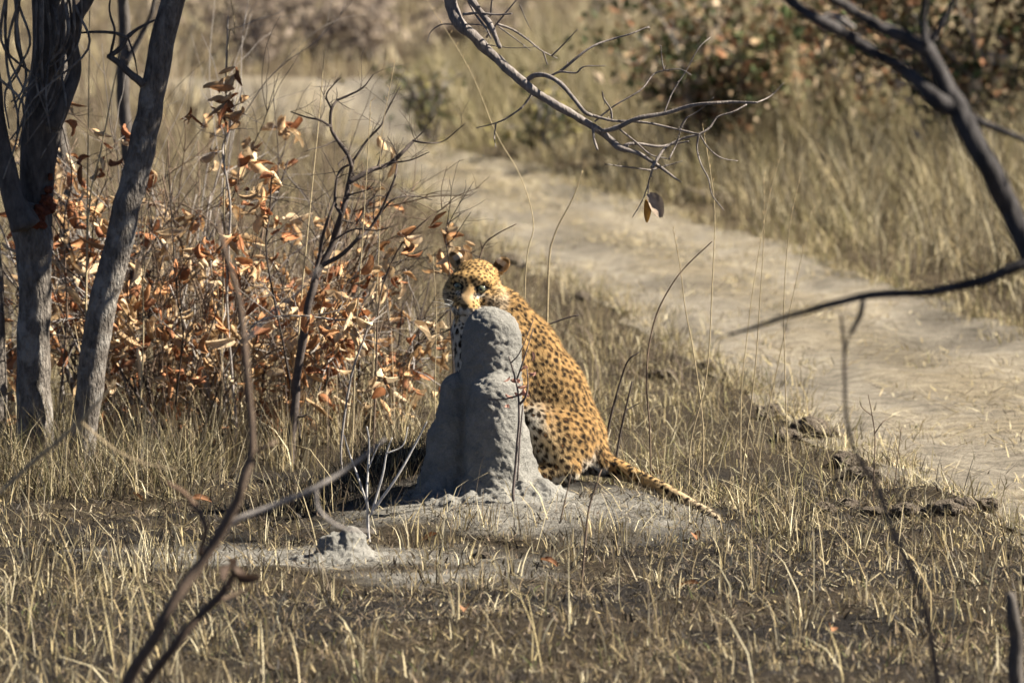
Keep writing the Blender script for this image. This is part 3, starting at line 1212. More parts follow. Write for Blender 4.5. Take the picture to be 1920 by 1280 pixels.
px_branch(mb, [(248, 660, 15), (240, 420, 13), (238, 270, 12), (230, 170, 12), (234, 60, 11), (228, -60, 10), (240, -300, 8)], 0, 0, 7.5, None, .02, 12, 7, .1, wob=.06)
part('trunk', mb, M_DARKBARK, treeD, rD)
mb = MB()
px_branch(mb, [(236, 120, 6), (262, 70, 5), (285, 20, 4), (300, -60, 3)], 0, 0, 7.5, None, .03, 8, 5, .1)
part('branch', mb, M_DARKBARK, treeD, rD)
rE = tree_root(120, 'e', 8.5)
treeE = empty('tree', rE, 'pale grey sapling trunk half hidden behind the forked tree', 'tree', 'trees on the left')
mb = MB()
px_branch(mb, [(135, 640, 22), (132, 500, 20), (135, 400, 22), (125, 320, 18), (110, 240, 13), (118, 100, 10), (130, -60, 8)], 0, 0, 8.5, None, .02, 12, 7, .1, wob=.06)
part('trunk', mb, M_BARK, treeE, rE)

# ------------------------------------------------------------------ drooping branch over the scene
HY = -.60
hb0 = at(858, 40, HY)
hang = empty('hanging_branch', hb0, 'bare grey branch drooping from the top with two dead leaves', 'branch')
mb = MB()
PT = [(840, -24, 12), (847, 15, 12.5), (857, 40, 12), (880, 60, 10.5), (905, 85, 10), (940, 120, 9), (975, 148, 8.5), (1010, 176, 8), (1040, 196, 7.8), (1075, 216, 7.4), (1105, 233, 7), (1130, 249, 6.6), (1150, 266, 6.4), (1160, 276, 6), (1190, 285, 4.2), (1215, 298, 3.6), (1240, 315, 3), (1265, 333, 2), (1277, 341, 1.2)]
px_branch(mb, PT, 0, 0, HY, None, .015, 10, 5, .14)
e0, kk = at(841, -20, HY), F_PX / (CAM_D + HY)
ext = spline([e0, (-.27, .1, 2.02), (-.38, 1.0, 2.25), (-.60, 1.6, 2.40), (-.80, 1.8, 2.42)], 6)
mb.tube(ext, np.linspace(12.2 / kk, .038, len(ext)), 10, .12)
part('main_stem', mb, M_HANG, hang, hb0)
TW = [
    ([(872, -20), (890, 8), (907, 30), (920, 50), (928, 70), (937, 90)], 8, 4),
    ([(990, 150), (1005, 141), (1030, 143), (1055, 160), (1075, 185), (1095, 209), (1110, 217)], 5.5, 3.6),
    ([(1108, 216), (1150, 226), (1200, 229), (1260, 241), (1300, 250), (1312, 252)], 3.2, 1.8),
    ([(1128, 246), (1160, 237), (1200, 222), (1245, 213), (1290, 200), (1330, 194), (1370, 192), (1420, 193)], 5.5, 2.6),
    ([(1418, 193), (1445, 180), (1470, 155)], 1.7, .7),
    ([(1050, 135), (1085, 105), (1115, 85), (1150, 73), (1180, 65), (1205, 55), (1217, 50)], 2.8, 1),
    ([(1028, 146), (1050, 135), (1080, 137), (1095, 125), (1135, 124)], 2.6, 1),
    ([(1000, 172), (980, 200), (950, 222), (925, 232), (893, 240)], 2.2, 1),
    ([(930, 231), (927, 255), (930, 277)], 1.6, .8),
    ([(930, 44), (960, 55), (990, 75), (1015, 95), (1045, 110)], 2.8, 1),
    ([(1035, 105), (1055, 85), (1083, 55)], 1.8, .8),
    ([(1018, 97), (1026, 122)], 2.0, 1.2),
    ([(1115, 228), (1150, 200), (1200, 170), (1225, 140), (1245, 132)], 1.7, 1.2),
    ([(1245, 132), (1241, 110), (1239, 86)], 1.4, 1),
    ([(1245, 132), (1275, 130), (1296, 141)], 1.3, .8),
    ([(1245, 212), (1260, 175), (1285, 135), (1310, 90), (1332, 70)], 1.5, .8),
    ([(1165, 280), (1178, 270), (1200, 270), (1235, 275), (1260, 270), (1291, 265)], 4.2, 1.6),
    ([(1222, 315), (1236, 292), (1250, 275), (1280, 260), (1310, 252), (1330, 240), (1345, 220), (1375, 210), (1400, 196)], 2.8, 1.6),
    ([(1310, 252), (1307, 280), (1315, 310), (1328, 335), (1335, 365), (1357, 394)], 1.9, 1),
    ([(1312, 253), (1330, 280), (1355, 297), (1383, 302)], 1.6, .8),
    ([(1275, 240), (1287, 222), (1310, 208), (1338, 183)], 1.6, .8),
    ([(1254, 299), (1268, 270), (1278, 240), (1290, 218)], 1.8, .8),
    ([(1230, 303), (1221, 325), (1216, 345), (1216, 370)], 1.8, 1.2),
    ([(1216, 345), (1203, 378), (1186, 407)], 1.3, .7),
    ([(1134, 307), (1165, 312), (1220, 319)], .8, 1.6),
    ([(1160, 241), (1190, 265), (1220, 290), (1252, 298)], 2.0, 1.2),
    ([(1112, 240), (1114, 262), (1120, 281)], 3.2, 2.0),
    ([(1147, 222), (1145, 205), (1132, 185), (1129, 172)], 2.3, 1.3),
    ([(1222, 318), (1250, 311), (1280, 302)], 1.6, .8),
    ([(868, 27), (900, 25), (935, 28), (960, 26)], 3.0, 1.4),
    ([(873, -10), (890, 25), (912, 55), (920, 72)], 2.6, 1.4),
    ([(912, 70), (940, 35), (965, 5), (985, -20)], 2.0, .9),
    ([(920, 30), (922, 0), (928, -30)], 2.2, 1.2),
    ([(935, 50), (965, 72), (995, 95)], 1.4, .7),
    ([(975, 10), (985, 35), (995, 55)], 1.2, .7),
    ([(862, 47), (830, 46), (808, 60), (801, 80)], 1.6, .8),
    ([(860, 45), (900, 47), (920, 55)], 1.4, .8),
    ([(905, 83), (960, 90), (1010, 88)], 1.2, .7),
    ([(1205, 55), (1217, 52), (1218, 58)], .9, .6),
]
for pts, r0, r1 in TW:
    mb = MB()
    S = px_branch(mb, pts, r0, r1, HY, None, .02, 6, 5, .15, dY=random.uniform(-.12, .12))
    if random.random() < .75:      # stub knots along the twig
        for _ in range(random.randint(1, 4)):
            q_ = S[random.randrange(len(S))]
            dd = np.array((random.gauss(0, 1), random.gauss(0, 1), random.gauss(0, 1)))
            dd /= np.linalg.norm(dd)
            mb.tube(np.array([q_[:3], q_[:3] + dd * random.uniform(.006, .02)]), [q_[3] * .7 + .0004, .0005], 4)
    part('twig', mb, M_HANG, hang, hb0)
for (px, py, m_, L_f, W_f, ang_) in ((1216, 362, (.30, .235, .175), .098, .062, 58), (1212, 374, (.40, .21, .05), .082, .030, 86)):
    me = leaf_mesh('dead_leaf', L_f, W_f, .45, .5, .2, m_, rs_)
    o = link('leaf', me, None, hang, at(px, py, HY) - hb0)
    ca_, sa_ = math.cos(math.radians(ang_)), math.sin(math.radians(ang_))
    ex, ez = Vector((ca_, -.15, -sa_)).normalized(), Vector((.25, -.9, .35)).normalized()
    ey = ez.cross(ex).normalized()
    ez = ex.cross(ey)
    o.rotation_euler = Matrix((ex, ey, ez)).transposed().to_euler()

# ------------------------------------------------------------------ dry leafy shrubs under the trees
SHRUBS = [
    # px, py base, height m, spread, leaves, label
    (118, 800, .80, .34, 140, 'rust leaved shrub between the two left trunks'),
    (262, 825, .92, .40, 230, 'dense brown leaved shrub just right of the leaning tree'),
    (345, 845, .98, .46, 290, 'widest shrub of curled tan and orange leaves, left of the mound'),
    (455, 830, 1.0, .46, 240, 'brown leaved shrub with tall bare tips behind the blurred sapling'),
    (570, 815, .84, .50, 220, 'low shrub of red brown leaves beside the bare dark bush'),
    (190, 800, 1.20, .44, 200, 'rust shrub standing behind the leaning trunk'),
    (310, 780, 1.40, .46, 240, 'taller twiggy shrub rising behind the widest brown shrub'),
    (500, 775, 1.25, .48, 200, 'twiggy shrub with scattered leaves behind the bare dark bush'),
    (655, 800, .70, .46, 110, 'sparse outermost shrub with few red leaves next to the mound'),
    (400, 800, 1.15, .22, 45, 'tall thin shrub carrying a hanging column of brown leaves'),
]
for (px, py, H, sprd, nl, lab) in SHRUBS:
    b0 = gp(px, py)
    root = empty('shrub', b0, lab, 'shrub', 'dry leaved shrubs left of the mound')
    tips = []
    for k in range(random.randint(9, 12)):
        mb = MB()
        a = random.uniform(0, 6.28)
        d = (math.cos(a) * sprd * 1.3, math.sin(a) * sprd * 1.0, 1.0)
        p = np.zeros(3) + np.array((math.cos(a) * .05, math.sin(a) * .05, -.02))
        grow(mb, p, d, H * random.uniform(.7, 1.1), random.uniform(.004, .009), random.choice([BROWNT, GREYT, DARKT]), 2, tips, .04, .6, 6, .24, 6, kids=(3, 5))
        link('stem', mb.mesh('stem'), M_TWIG, root)
    cand = [t[0] for t in tips if t[0][2] > H * .04 and t[0][2] < H * .98]
    random.shuffle(cand)
    ctr = random.sample(cand, min(len(cand), max(8, nl // 4)))
    for k in range(nl):
        q_ = random.choice(ctr) + np.array((random.gauss(0, .022), random.gauss(0, .022), random.gauss(-.01, .028)))
        put_leaf(root, q_, None, random.choice((.7, .9, 1.05, 1.25)), .8)
# leaf clusters with their own twigs seen on the photo
CL = [
    ('leafy_twig', [(440, 760), (425, 560), (432, 400), (422, 320), (418, 275), (432, 235), (424, 180), (425, 100), (428, 30)], [(432, 125, 3), (428, 160, 4), (432, 180, 4), (425, 205, 5), (440, 215, 4), (410, 205, 3), (365, 210, 3), (385, 180, 1)], 2.6, 3, GREYT, 'tall stem with dark brown leaf clumps left of the bare bush'),
    ('leafy_twig', [(560, 800), (530, 640), (500, 480), (505, 400), (510, 330)], [(505, 330, 4), (495, 350, 4), (500, 375, 5), (480, 400, 5), (440, 440, 6), (520, 425, 5), (600, 420, 2)], 2.4, 3, DARKT, 'dark twig with drooping tan leaves in front of the bare bush'),
    ('leafy_twig', [(700, 850), (705, 700), (712, 560), (745, 470), (790, 420), (838, 385)], [(760, 440, 3), (775, 450, 4), (750, 465, 4), (735, 493, 2), (710, 520, 2)], 2.0, 2.5, BROWNT, 'thin twig with rolled golden leaves reaching toward the leopard'),
    ('leafy_twig', [(850, 700), (845, 600), (842, 500), (835, 440), (842, 410)], [(845, 425, 3), (860, 430, 2), (838, 415, 2), (820, 465, 3), (850, 470, 3)], 2.2, 2, DARKT, 'dead twig with grey shrivelled leaves behind the leopard ear'),
    ('leafy_twig', [(640, 830), (660, 700), (690, 600), (640, 600), (560, 592), (490, 600), (450, 640)], [(690, 590, 4), (670, 590, 4), (650, 605, 4), (640, 560, 3), (600, 605, 4), (560, 600, 4), (610, 640, 4), (700, 530, 2), (705, 700, 3), (720, 720, 2)], 1.4, 2.5, GREYT, 'pale arching twig of red brown leaves left of the mound'),
    ('leafy_twig', [(110, 780), (125, 600), (120, 420), (135, 330), (112, 215)], [(128, 235, 2), (118, 195, 2), (150, 300, 2), (170, 320, 2), (185, 260, 3), (205, 290, 3), (150, 350, 2)], 2.7, 2.5, BROWNT, 'twig with scarlet and tan leaves between the left trunks'),
]
for nm, st, lv, Y, r, colr, lab in CL:
    b0 = at(st[0][0], st[0][1], Y)
    b0[2] = gz1(b0[0], Y)
    root = empty(nm, b0, lab, 'twig', 'leafy twigs on the left')
    mb = MB()
    g0 = gpy(st[0][0], Y) + 6
    base_ = [(st[0][0] + 4, g0)] if g0 > st[0][1] + 15 else []
    S = px_branch(mb, base_ + [(p[0], p[1]) for p in st], r, r * .45, Y, colr, .03, 6, 5, .15)
    for _ in range(9):
        q_ = S[random.randrange(len(S) // 3, len(S))]
        grow(mb, q_[:3], (random.gauss(0, 1), random.gauss(0, .6), random.gauss(.5, .6)), random.uniform(.08, .25), .0022, colr, 1, None, 0, .6, 4)
    V_ = mb.mesh('stem', True, b0)
    link('stem', V_, M_TWIG, root)
    for (px, py, n_) in lv:
        c0_ = at(px, py, Y + random.uniform(-.05, .05))
        for _ in range(n_):
            put_leaf(root, c0_ - b0 + np.array((random.gauss(0, .022), random.gauss(0, .03), random.gauss(0, .022))), None, .95, .8)

# ------------------------------------------------------------------ bare dark bush
Yb = 2.2
b0 = at(548, 790, Yb)
b0[2] = gz1(b0[0], Yb)
bush = empty('bare_bush', b0, 'leafless dark branching bush standing left of the leopard', 'bush')
BB = [
    ([(540, 890), (548, 800), (560, 690), (578, 570), (598, 508), (625, 452), (640, 402), (650, 360), (658, 325), (662, 300)], 9, 4),
    ([(660, 315), (652, 290), (632, 262), (620, 238), (622, 205), (632, 188)], 4.5, 2.5),
    ([(654, 342), (690, 322), (730, 306), (755, 286), (777, 263)], 5.5, 3),
    ([(775, 264), (800, 268), (832, 264), (872, 232)], 2.2, .8),
    ([(730, 306), (770, 300), (805, 285)], 2, .8),
    ([(600, 500), (640, 478), (672, 448), (690, 432), (712, 400), (738, 340), (745, 308)], 4.5, 1.8),
    ([(708, 405), (740, 372), (780, 368), (810, 375)], 2.2, .8),
    ([(632, 188), (655, 178), (680, 165), (700, 140)], 2.5, .9),
    ([(622, 238), (600, 225), (575, 220), (545, 210)], 2.6, 1),
    ([(664, 300), (690, 262), (715, 235), (722, 215), (735, 190), (752, 160)], 2.6, .9),
    ([(640, 402), (628, 380), (630, 340), (640, 318), (655, 310)], 3.2, 2),
    ([(585, 560), (600, 470), (612, 420), (630, 370)], 4.5, 2),
    ([(668, 420), (700, 370), (735, 372)], 1.8, .8),
    ([(625, 450), (665, 430), (705, 432), (735, 425)], 2.2, .9),
    ([(622, 205), (612, 180), (625, 160), (640, 145)], 2, .8),
]
for pts, r0, r1 in BB:
    mb = MB()
    S = px_branch(mb, pts, r0, r1, Yb, (.085, .068, .058), .03, 7, 5, .15, dY=random.uniform(-.1, .1))
    for _ in range(4):
        q_ = S[random.randrange(len(S))]
        grow(mb, q_[:3], (random.gauss(.2, .8), random.gauss(0, .5), random.gauss(.6, .6)), random.uniform(.05, .16), max(q_[3] * .4, .001), (.085, .068, .058), 1, None, 0, .6, 4)
    link('branch', mb.mesh('branch', True, b0), M_TWIG, bush)

# ------------------------------------------------------------------ blurred foreground growth, nearer than the focus
def fore_thing(name, base_px, Y, label, cat, parts, mat, group=None, pname='branch'):
    b = at(base_px, 1280, Y)
    b[2] = gz1(b[0], Y)
    root = empty(name, b, label, cat, group)
    for item in parts:
        pts = item[0]
        col = item[3] if len(item) > 3 else None
        mb = MB()
        px_branch(mb, pts, item[1], item[2], Y, col, .03, 10, 6, .12)
        part(item[4] if len(item) > 4 else pname, mb, M_TWIG if col is not None else mat, root, b)
    return root


FR = -8.0
fore_thing('dark_tree', 2330, FR, 'dark forked tree trunk leaning in from the right edge, out of focus', 'tree', [
    ([(2330, 1600, 39.1), (2270, 1250, 35.7), (2150, 880, 30.6), (2030, 650, 26.3), (1945, 490, 23.8), (1893, 395, 22.1), (1850, 312, 21.2), (1812, 245, 20.4), (1787, 195, 19.6), (1762, 135, 17.0), (1738, 88, 15.3)], 0, 0, None, 'trunk'),
    ([(1745, 95, 14.4), (1700, 72, 12.8), (1650, 50, 11.0), (1600, 22, 10.2), (1550, -10, 8.5), (1470, -60, 7.6)], 0, 0),
    ([(1795, 215, 18.7), (1762, 190, 15.3), (1730, 160, 13.6), (1700, 138, 11.9), (1682, 122, 10.2)], 0, 0),
    ([(1738, 86, 6.8), (1765, 45, 6.0), (1785, 10, 5.1), (1800, -40, 4.2)], 0, 0),
    ([(1738, 86, 6.8), (1730, 40, 6.0), (1738, -10, 4.2)], 0, 0),
    ([(1812, 215, 6.8), (1850, 232, 6.8), (1890, 250, 6.0), (1960, 280, 5.1)], 0, 0),
    ([(1960, 480, 12.8), (1900, 502, 11.0), (1850, 522, 10.2), (1790, 538, 9.3), (1720, 548, 7.6), (1650, 553, 7.6), (1600, 560, 6.8), (1540, 575, 6.0), (1480, 592, 5.1), (1430, 608, 4.2), (1365, 628, 2.5)], 0, 0),
    ([(1618, 562, 5.1), (1614, 590, 5.1), (1600, 615, 3.4), (1592, 628, 1.7)], 0, 0),
    ([(1470, 605, 3.4), (1475, 618, 2.5), (1476, 628, 0.8)], 0, 0),
    ([(1686, 124, 9.0), (1650, 104, 10.0), (1600, 74, 11.0), (1540, 44, 11.0), (1470, -10, 10.0), (1380, -120, 9.0)], 0, 0),
    ([(1530, 40, 5.0), (1560, 30, 5.0), (1600, 52, 4.0)], 0, 0, GREYT),
], M_BLACKBARK)
fore_thing('sapling', 1760, FR, 'thin bare out-of-focus stem standing in front of the track', 'sapling', [
    ([(1790, 1600, 6.0), (1755, 1250, 5.4), (1720, 1100, 4.8), (1672, 990, 4.8), (1645, 915, 4.5), (1608, 855, 4.2), (1588, 790, 3.6), (1583, 700, 3.3), (1582, 640, 3.0), (1577, 590, 2.4)], 0, 0, (.10, .075, .06), 'stem'),
    ([(1583, 665, 2.1), (1592, 635, 1.8), (1606, 612, 1.8)], 0, 0, BROWNT, 'stem'),
], M_TWIG, 'out of focus saplings')
fore_thing('sapling', 200, -7.4, 'tall brown blurred sapling with grey side twigs at lower left', 'sapling', [
    ([(150, 1480, 14.8), (225, 1310, 13.3), (300, 1175, 11.7), (370, 1062, 10.9), (420, 990, 10.1), (452, 915, 9.4), (472, 850, 8.6), (470, 790, 7.0), (462, 700, 6.2), (456, 620, 6.2), (442, 540, 5.1), (422, 470, 4.3), (402, 395, 3.1)], 0, 0, (.125, .090, .065), 'stem'),
    ([(405, 1010, 7.0), (450, 972, 6.2), (520, 945, 5.5), (580, 920, 5.1), (650, 880, 3.9), (722, 822, 2.3)], 0, 0, GREYT),
    ([(372, 1040, 6.2), (385, 985, 5.5), (350, 930, 4.7), (312, 905, 3.1)], 0, 0, (.14, .09, .06)),
    ([(460, 640, 3.9), (500, 600, 3.1), (545, 560, 2.3), (600, 500, 1.6)], 0, 0, GREYT),
    ([(592, 915, 3.1), (598, 955, 3.1), (640, 988, 2.7), (705, 996, 1.6)], 0, 0, GREYT),
    ([(472, 850, 3.9), (505, 835, 3.1), (520, 825, 1.6)], 0, 0, BROWNT),
], M_TWIG, 'out of focus saplings')
CHARLEAF = leaf_mesh('charred_leaf', .08, .05, .5, .3, .3, (.075, .05, .036), rs_)
sp2 = fore_thing('sapling', 250, -7.0, 'short dark blurred sapling with a dead leaf clump at lower left', 'sapling', [
    ([(180, 1420, 10.1), (262, 1300, 9.4), (330, 1205, 8.6), (392, 1138, 7.8), (425, 1095, 7.0), (440, 1065, 4.7)], 0, 0, (.10, .07, .05), 'stem'),
    ([(400, 1130, 4.7), (450, 1110, 3.1), (500, 1090, 1.6)], 0, 0, BROWNT),
], M_TWIG, 'out of focus saplings')
for px, py in ((440, 1075), (450, 1090), (430, 1060), (425, 1085), (445, 1050)):
    put_leaf(sp2, at(px, py, -7.0) - np.array(sp2.location), CHARLEAF, .8, .6)
fore_thing('tree_stump', 1900, -6.2, 'charred upright stick at the lower right corner', 'stump', [
    ([(1912, 1500, 20), (1908, 1330, 16), (1905, 1220, 15), (1898, 1160, 13), (1895, 1112, 9)], 0, 0, None, 'stem'),
], M_DARKBARK)
fore_thing('sapling', 20, -6.6, 'tan bent reed crossing the lower left corner, out of focus', 'sapling', [
    ([(-120, 1400, 4.0), (-40, 1000, 4.0), (30, 895, 4.0), (100, 835, 4.0), (170, 770, 3.5), (215, 715, 2.0)], 0, 0, STRAWT, 'stem'),
    ([(150, 790, 2.0), (210, 840, 2.0), (270, 868, 2.0), (330, 880, 1.5)], 0, 0, STRAWT, 'stem'),
], M_TWIG, 'out of focus saplings')

# ------------------------------------------------------------------ small plants round the mound
def plant(name, base, Y, label, cat, stems, col, group=None, leaves=(), leafmesh=None, lscale=.5):
    b = at(base[0], base[1], Y)
    root = empty(name, b, label, cat, group)
    for si, (pts, r0, r1) in enumerate(stems):
        g0 = gpy(pts[0][0], Y) + 4
        if si == 0 and g0 > pts[0][1] + 12:
            pts = [(pts[0][0] + 3, g0)] + pts
        mb = MB()
        px_branch(mb, pts, r0, r1, Y, col, .015, 6, 5, .12)
        part('stem', mb, M_TWIG, root, b)
    for px, py in leaves:
        put_leaf(root, at(px, py, Y) - b, leafmesh, lscale, .4)
    return root


PINK = leaf_mesh('pink_leaf', .048, .030, .7, .7, .3, (.42, .23, .17), rs_)
plant('seedling', (962, 922), -.30, 'small twig with pinkish leaves standing before the tall mound', 'seedling', [
    ([(962, 925), (967, 860), (973, 790), (971, 735), (964, 700), (954, 668)], 3.2, 1.4),
    ([(971, 742), (945, 748), (915, 748)], 2, .9), ([(968, 715), (980, 680), (988, 655), (1000, 615)], 1.8, .8),
    ([(972, 760), (985, 745), (990, 720), (988, 690)], 2.6, 1.2), ([(958, 680), (975, 660), (1000, 600)], 1.4, .7),
    ([(970, 900), (975, 820), (980, 760)], 2.0, 1.2)], (.12, .095, .085),
    None, [(965, 735), (975, 738), (968, 722), (982, 728), (962, 742), (955, 705), (965, 708), (990, 690), (1004, 698), (998, 675), (955, 765), (975, 712)], PINK, .8)
SILVER = (.42, .40, .37)
plant('weed', (690, 975), -.75, 'pale silvery branching weed before the shadow left of the mound', 'weed', [
    ([(690, 980), (688, 930), (690, 880), (692, 830), (688, 800)], 3.2, 1.6), ([(690, 950), (670, 890), (655, 850), (645, 815)], 2.4, 1.2),
    ([(695, 965), (715, 900), (725, 850), (735, 820)], 2.6, 1.3), ([(725, 850), (755, 835), (765, 800)], 1.6, .9),
    ([(700, 955), (740, 900), (780, 830), (800, 790)], 3, 1.2), ([(690, 880), (702, 850), (712, 830)], 1.6, .9)], SILVER, 'thin weeds round the mound')
plant('weed', (1640, 890), .5, 'spindly dark weed with tiny heads beside the track', 'weed', [
    ([(1637, 930), (1640, 860), (1640, 810), (1634, 770), (1628, 740)], 1.6, .9), ([(1640, 812), (1652, 795), (1662, 785)], 1.2, .8), ([(1637, 780), (1618, 765), (1612, 752)], 1, .7), ([(1675, 920), (1682, 870), (1690, 800)], 1.2, .7)], BROWNT, 'thin weeds round the mound')
plant('weed', (1222, 900), .9, 'dark curved twig arching up right of the leopard back', 'weed', [
    ([(1218, 800), (1212, 720), (1218, 640), (1235, 580), (1262, 530), (1295, 490), (1335, 453)], 2.0, 1.0)], BROWNT, 'thin weeds round the mound')
plant('weed', (1145, 900), .75, 'two dark upright twigs close against the leopard back', 'weed', [
    ([(1150, 900), (1160, 830), (1172, 770), (1185, 715)], 2.8, 1.6), ([(1130, 860), (1145, 780), (1165, 710), (1178, 675), (1198, 660)], 2.6, 1.2), ([(1172, 770), (1190, 760), (1200, 755)], 1.6, .8)], DARKT, 'thin weeds round the mound')
plant('weed', (1085, 1130), -2.0, 'thin dark forked stem standing before the leopard haunch', 'weed', [
    ([(1088, 1130), (1095, 1040), (1103, 960), (1120, 900), (1128, 880)], 2.6, 1.3), ([(1050, 980), (1068, 900), (1075, 870)], 1.6, .9)], BROWNT, 'thin weeds round the mound')
plant('weed', (1040, 640), .85, 'short dark twig sticking out behind the leopard shoulder', 'weed', [
    ([(1010, 660), (1020, 615), (1050, 600), (1085, 590)], 2.6, 1.4)], DARKT, 'thin weeds round the mound')
plant('weed', (900, 560), 1.4, 'little dark twig rising behind the leopard head', 'weed', [
    ([(880, 620), (890, 540), (905, 465), (930, 440), (968, 420)], 2.0, 1), ([(905, 470), (900, 450)], 1.2, .7)], BROWNT, 'thin weeds round the mound')

# tall single grass stalks
STALK = [
    ([(1295, 830), (1325, 700), (1336, 520), (1340, 400), (1333, 330), (1318, 240)], 2.2, .8, .9),
    ([(1318, 800), (1300, 660), (1285, 580), (1275, 500), (1262, 430)], 2.2, .8, 1.0),
    ([(1395, 860), (1415, 700), (1425, 560), (1432, 440), (1432, 330)], 2.2, .7, .8),
    ([(1478, 870), (1472, 700), (1470, 560), (1480, 430), (1500, 330)], 2.0, .7, .9),
    ([(1425, 850), (1455, 700), (1490, 540), (1522, 395)], 1.8, .7, 1.1),
    ([(1390, 740), (1402, 620), (1415, 520), (1440, 380), (1470, 270)], 1.6, .6, 1.6),
    ([(660, 850), (668, 620), (680, 440), (690, 280), (695, 190)], 2.4, .9, 2.0),
    ([(545, 830), (565, 560), (585, 350), (600, 200), (608, 95)], 2.8, 1.0, 2.4),
    ([(160, 700), (163, 420), (166, 200), (168, 20)], 2.8, 1.4, 2.7),
    ([(165, 420), (190, 280), (215, 150), (235, 60)], 3.0, 1.2, 2.6),
    ([(268, 660), (268, 520), (272, 420), (290, 330)], 2.4, 1.0, 2.2),
    ([(700, 690), (712, 420), (715, 260), (740, 120)], 1.8, .7, 2.2),
    ([(985, 520), (1000, 420), (975, 330), (930, 250), (880, 130), (800, 0)], 1.6, .7, 1.4),
    ([(1028, 520), (1040, 440), (1075, 370), (1092, 320)], 3.0, 1.4, 3.0),
    ([(425, 130), (440, 60), (430, -20)], 2.2, 1.2, 2.6),
    ([(815, 760), (818, 600), (812, 480)], 1.8, .8, .9),
]
for k, (pts, r0, r1, Y) in enumerate(STALK):
    b = at(pts[0][0], pts[0][1], Y)
    mb = MB()
    gzv = gz1(b[0], Y)
    colr = tuple(np.array((.46, .37, .22)) * random.uniform(.7, 1.1))
    if b[2] > gzv + .03:
        pts = [(pts[0][0] + random.uniform(-12, 12), pts[0][1] + (b[2] - gzv) * F_PX / (CAM_D + Y))] + pts
    b[2] = gzv
    S = px_branch(mb, pts, r0 * .75, r1 * .7, Y, colr, .0, 5, 6, 0)
    for q_ in S[-8:]:      # seed head
        mb.tube(np.array([q_[:3], q_[:3] + np.array((random.gauss(0, .006), random.gauss(0, .006), .016))]), [.0011, .0005], 4, 0, (.45, .33, .17))
    o = link('grass_stalk', mb.mesh('grass_stalk', True, b), M_TWIG, None, b)
    left = pts[0][0] < 960
    tag(o, 'tall thin straw stalk rising above the shrubs on the left' if left else 'tall thin straw stalk rising beside the track right of the leopard', 'grass stalk', 'straw stalks on the left' if left else 'straw stalks on the right')

# ------------------------------------------------------------------ earth clods along the verge
def clod_mesh(seed):
    V_, Q_ = surface(lambda P: ell(P, (0, 0, 0), (1, .8, .6)), (-1.3, -1.1, -.9), (1.3, 1.1, .9), .13, 4)
    V_ = V_ * (1 + .32 * fbm(V_ * 1.6 + seed * 7.7, 3))[:, None] + .10 * np.stack([fbm(V_ * 5 + seed, 2)] * 3, 1)
    return np_mesh('earth_clod', V_, [Q_])


M_CLOD = bark_mat('clod_earth', (.07, .055, .042), (.20, .165, .125), 3.0, .05, 1.0)
CM = [clod_mesh(k) for k in range(4)]
CLODS = [(1240, 705, .05), (1290, 690, .04), (1325, 690, .05), (1440, 778, .06), (1475, 820, .07), (1520, 812, .09), (1550, 820, .06), (1585, 868, .06), (1615, 890, .06), (1700, 962, .06), (1765, 958, .06), (1800, 952, .05), (1842, 950, .06), (1545, 958, .05), (1590, 950, .05), (1640, 962, .04), (1022, 500, .06), (955, 490, .07), (985, 505, .05), (800, 530, .08), (770, 515, .06), (1090, 560, .06), (905, 1045, .03), (1345, 380, .10), (1310, 375, .12)]
for k, (px, py, r) in enumerate(CLODS):
    p = gp(px, py)
    o = link('earth_clod', CM[k % 4], M_CLOD, None, (p[0], p[1], p[2] + r * .15))
    o.scale = (r * random.uniform(.8, 1.3), r, r * random.uniform(.7, 1.0))
    o.rotation_euler = (0, 0, random.uniform(0, 6.28))
    tag(o, 'dark lump of dug earth along the grassy edge of the track', 'earth clod', 'earth clods along the track edge')

# fallen leaves
FALLEN = leaf_mesh('fallen_leaf', .075, .04, .6, .5, .4, (.26, .13, .065), rs_)
for px, py in ((1310, 1105), (1300, 1010), (1245, 898), (690, 890), (250, 935), (540, 960), (360, 945), (1015, 1060), (870, 1150), (1560, 1195), (820, 1010)):
    p = gp(px, py)
    m_ = FALLEN
    o = link('fallen_leaf', m_, None, None, (p[0], p[1], p[2] + .02))
    o.rotation_euler = (random.uniform(-.6, .6), random.uniform(-.6, .6), random.uniform(0, 6.28))
    tag(o, 'single fallen brown leaf lying on the burnt ground', 'leaf', 'fallen leaves on the ground')

# ------------------------------------------------------------------ grass
STRAW = np.array([(.47, .385, .20), (.37, .29, .15), (.68, .60, .39), (.20, .155, .085), (.35, .30, .20), (.56, .47, .28), (.12, .09, .055), (.08, .062, .04)])
OLIVE = np.array([(.28, .245, .11), (.35, .295, .15), (.22, .205, .09), (.42, .345, .18)])
BURNT = np.array([(.06, .05, .04), (.14, .105, .07), (.03, .026, .022)])
GREEN = np.array([(.13, .16, .05), (.20, .20, .08)])


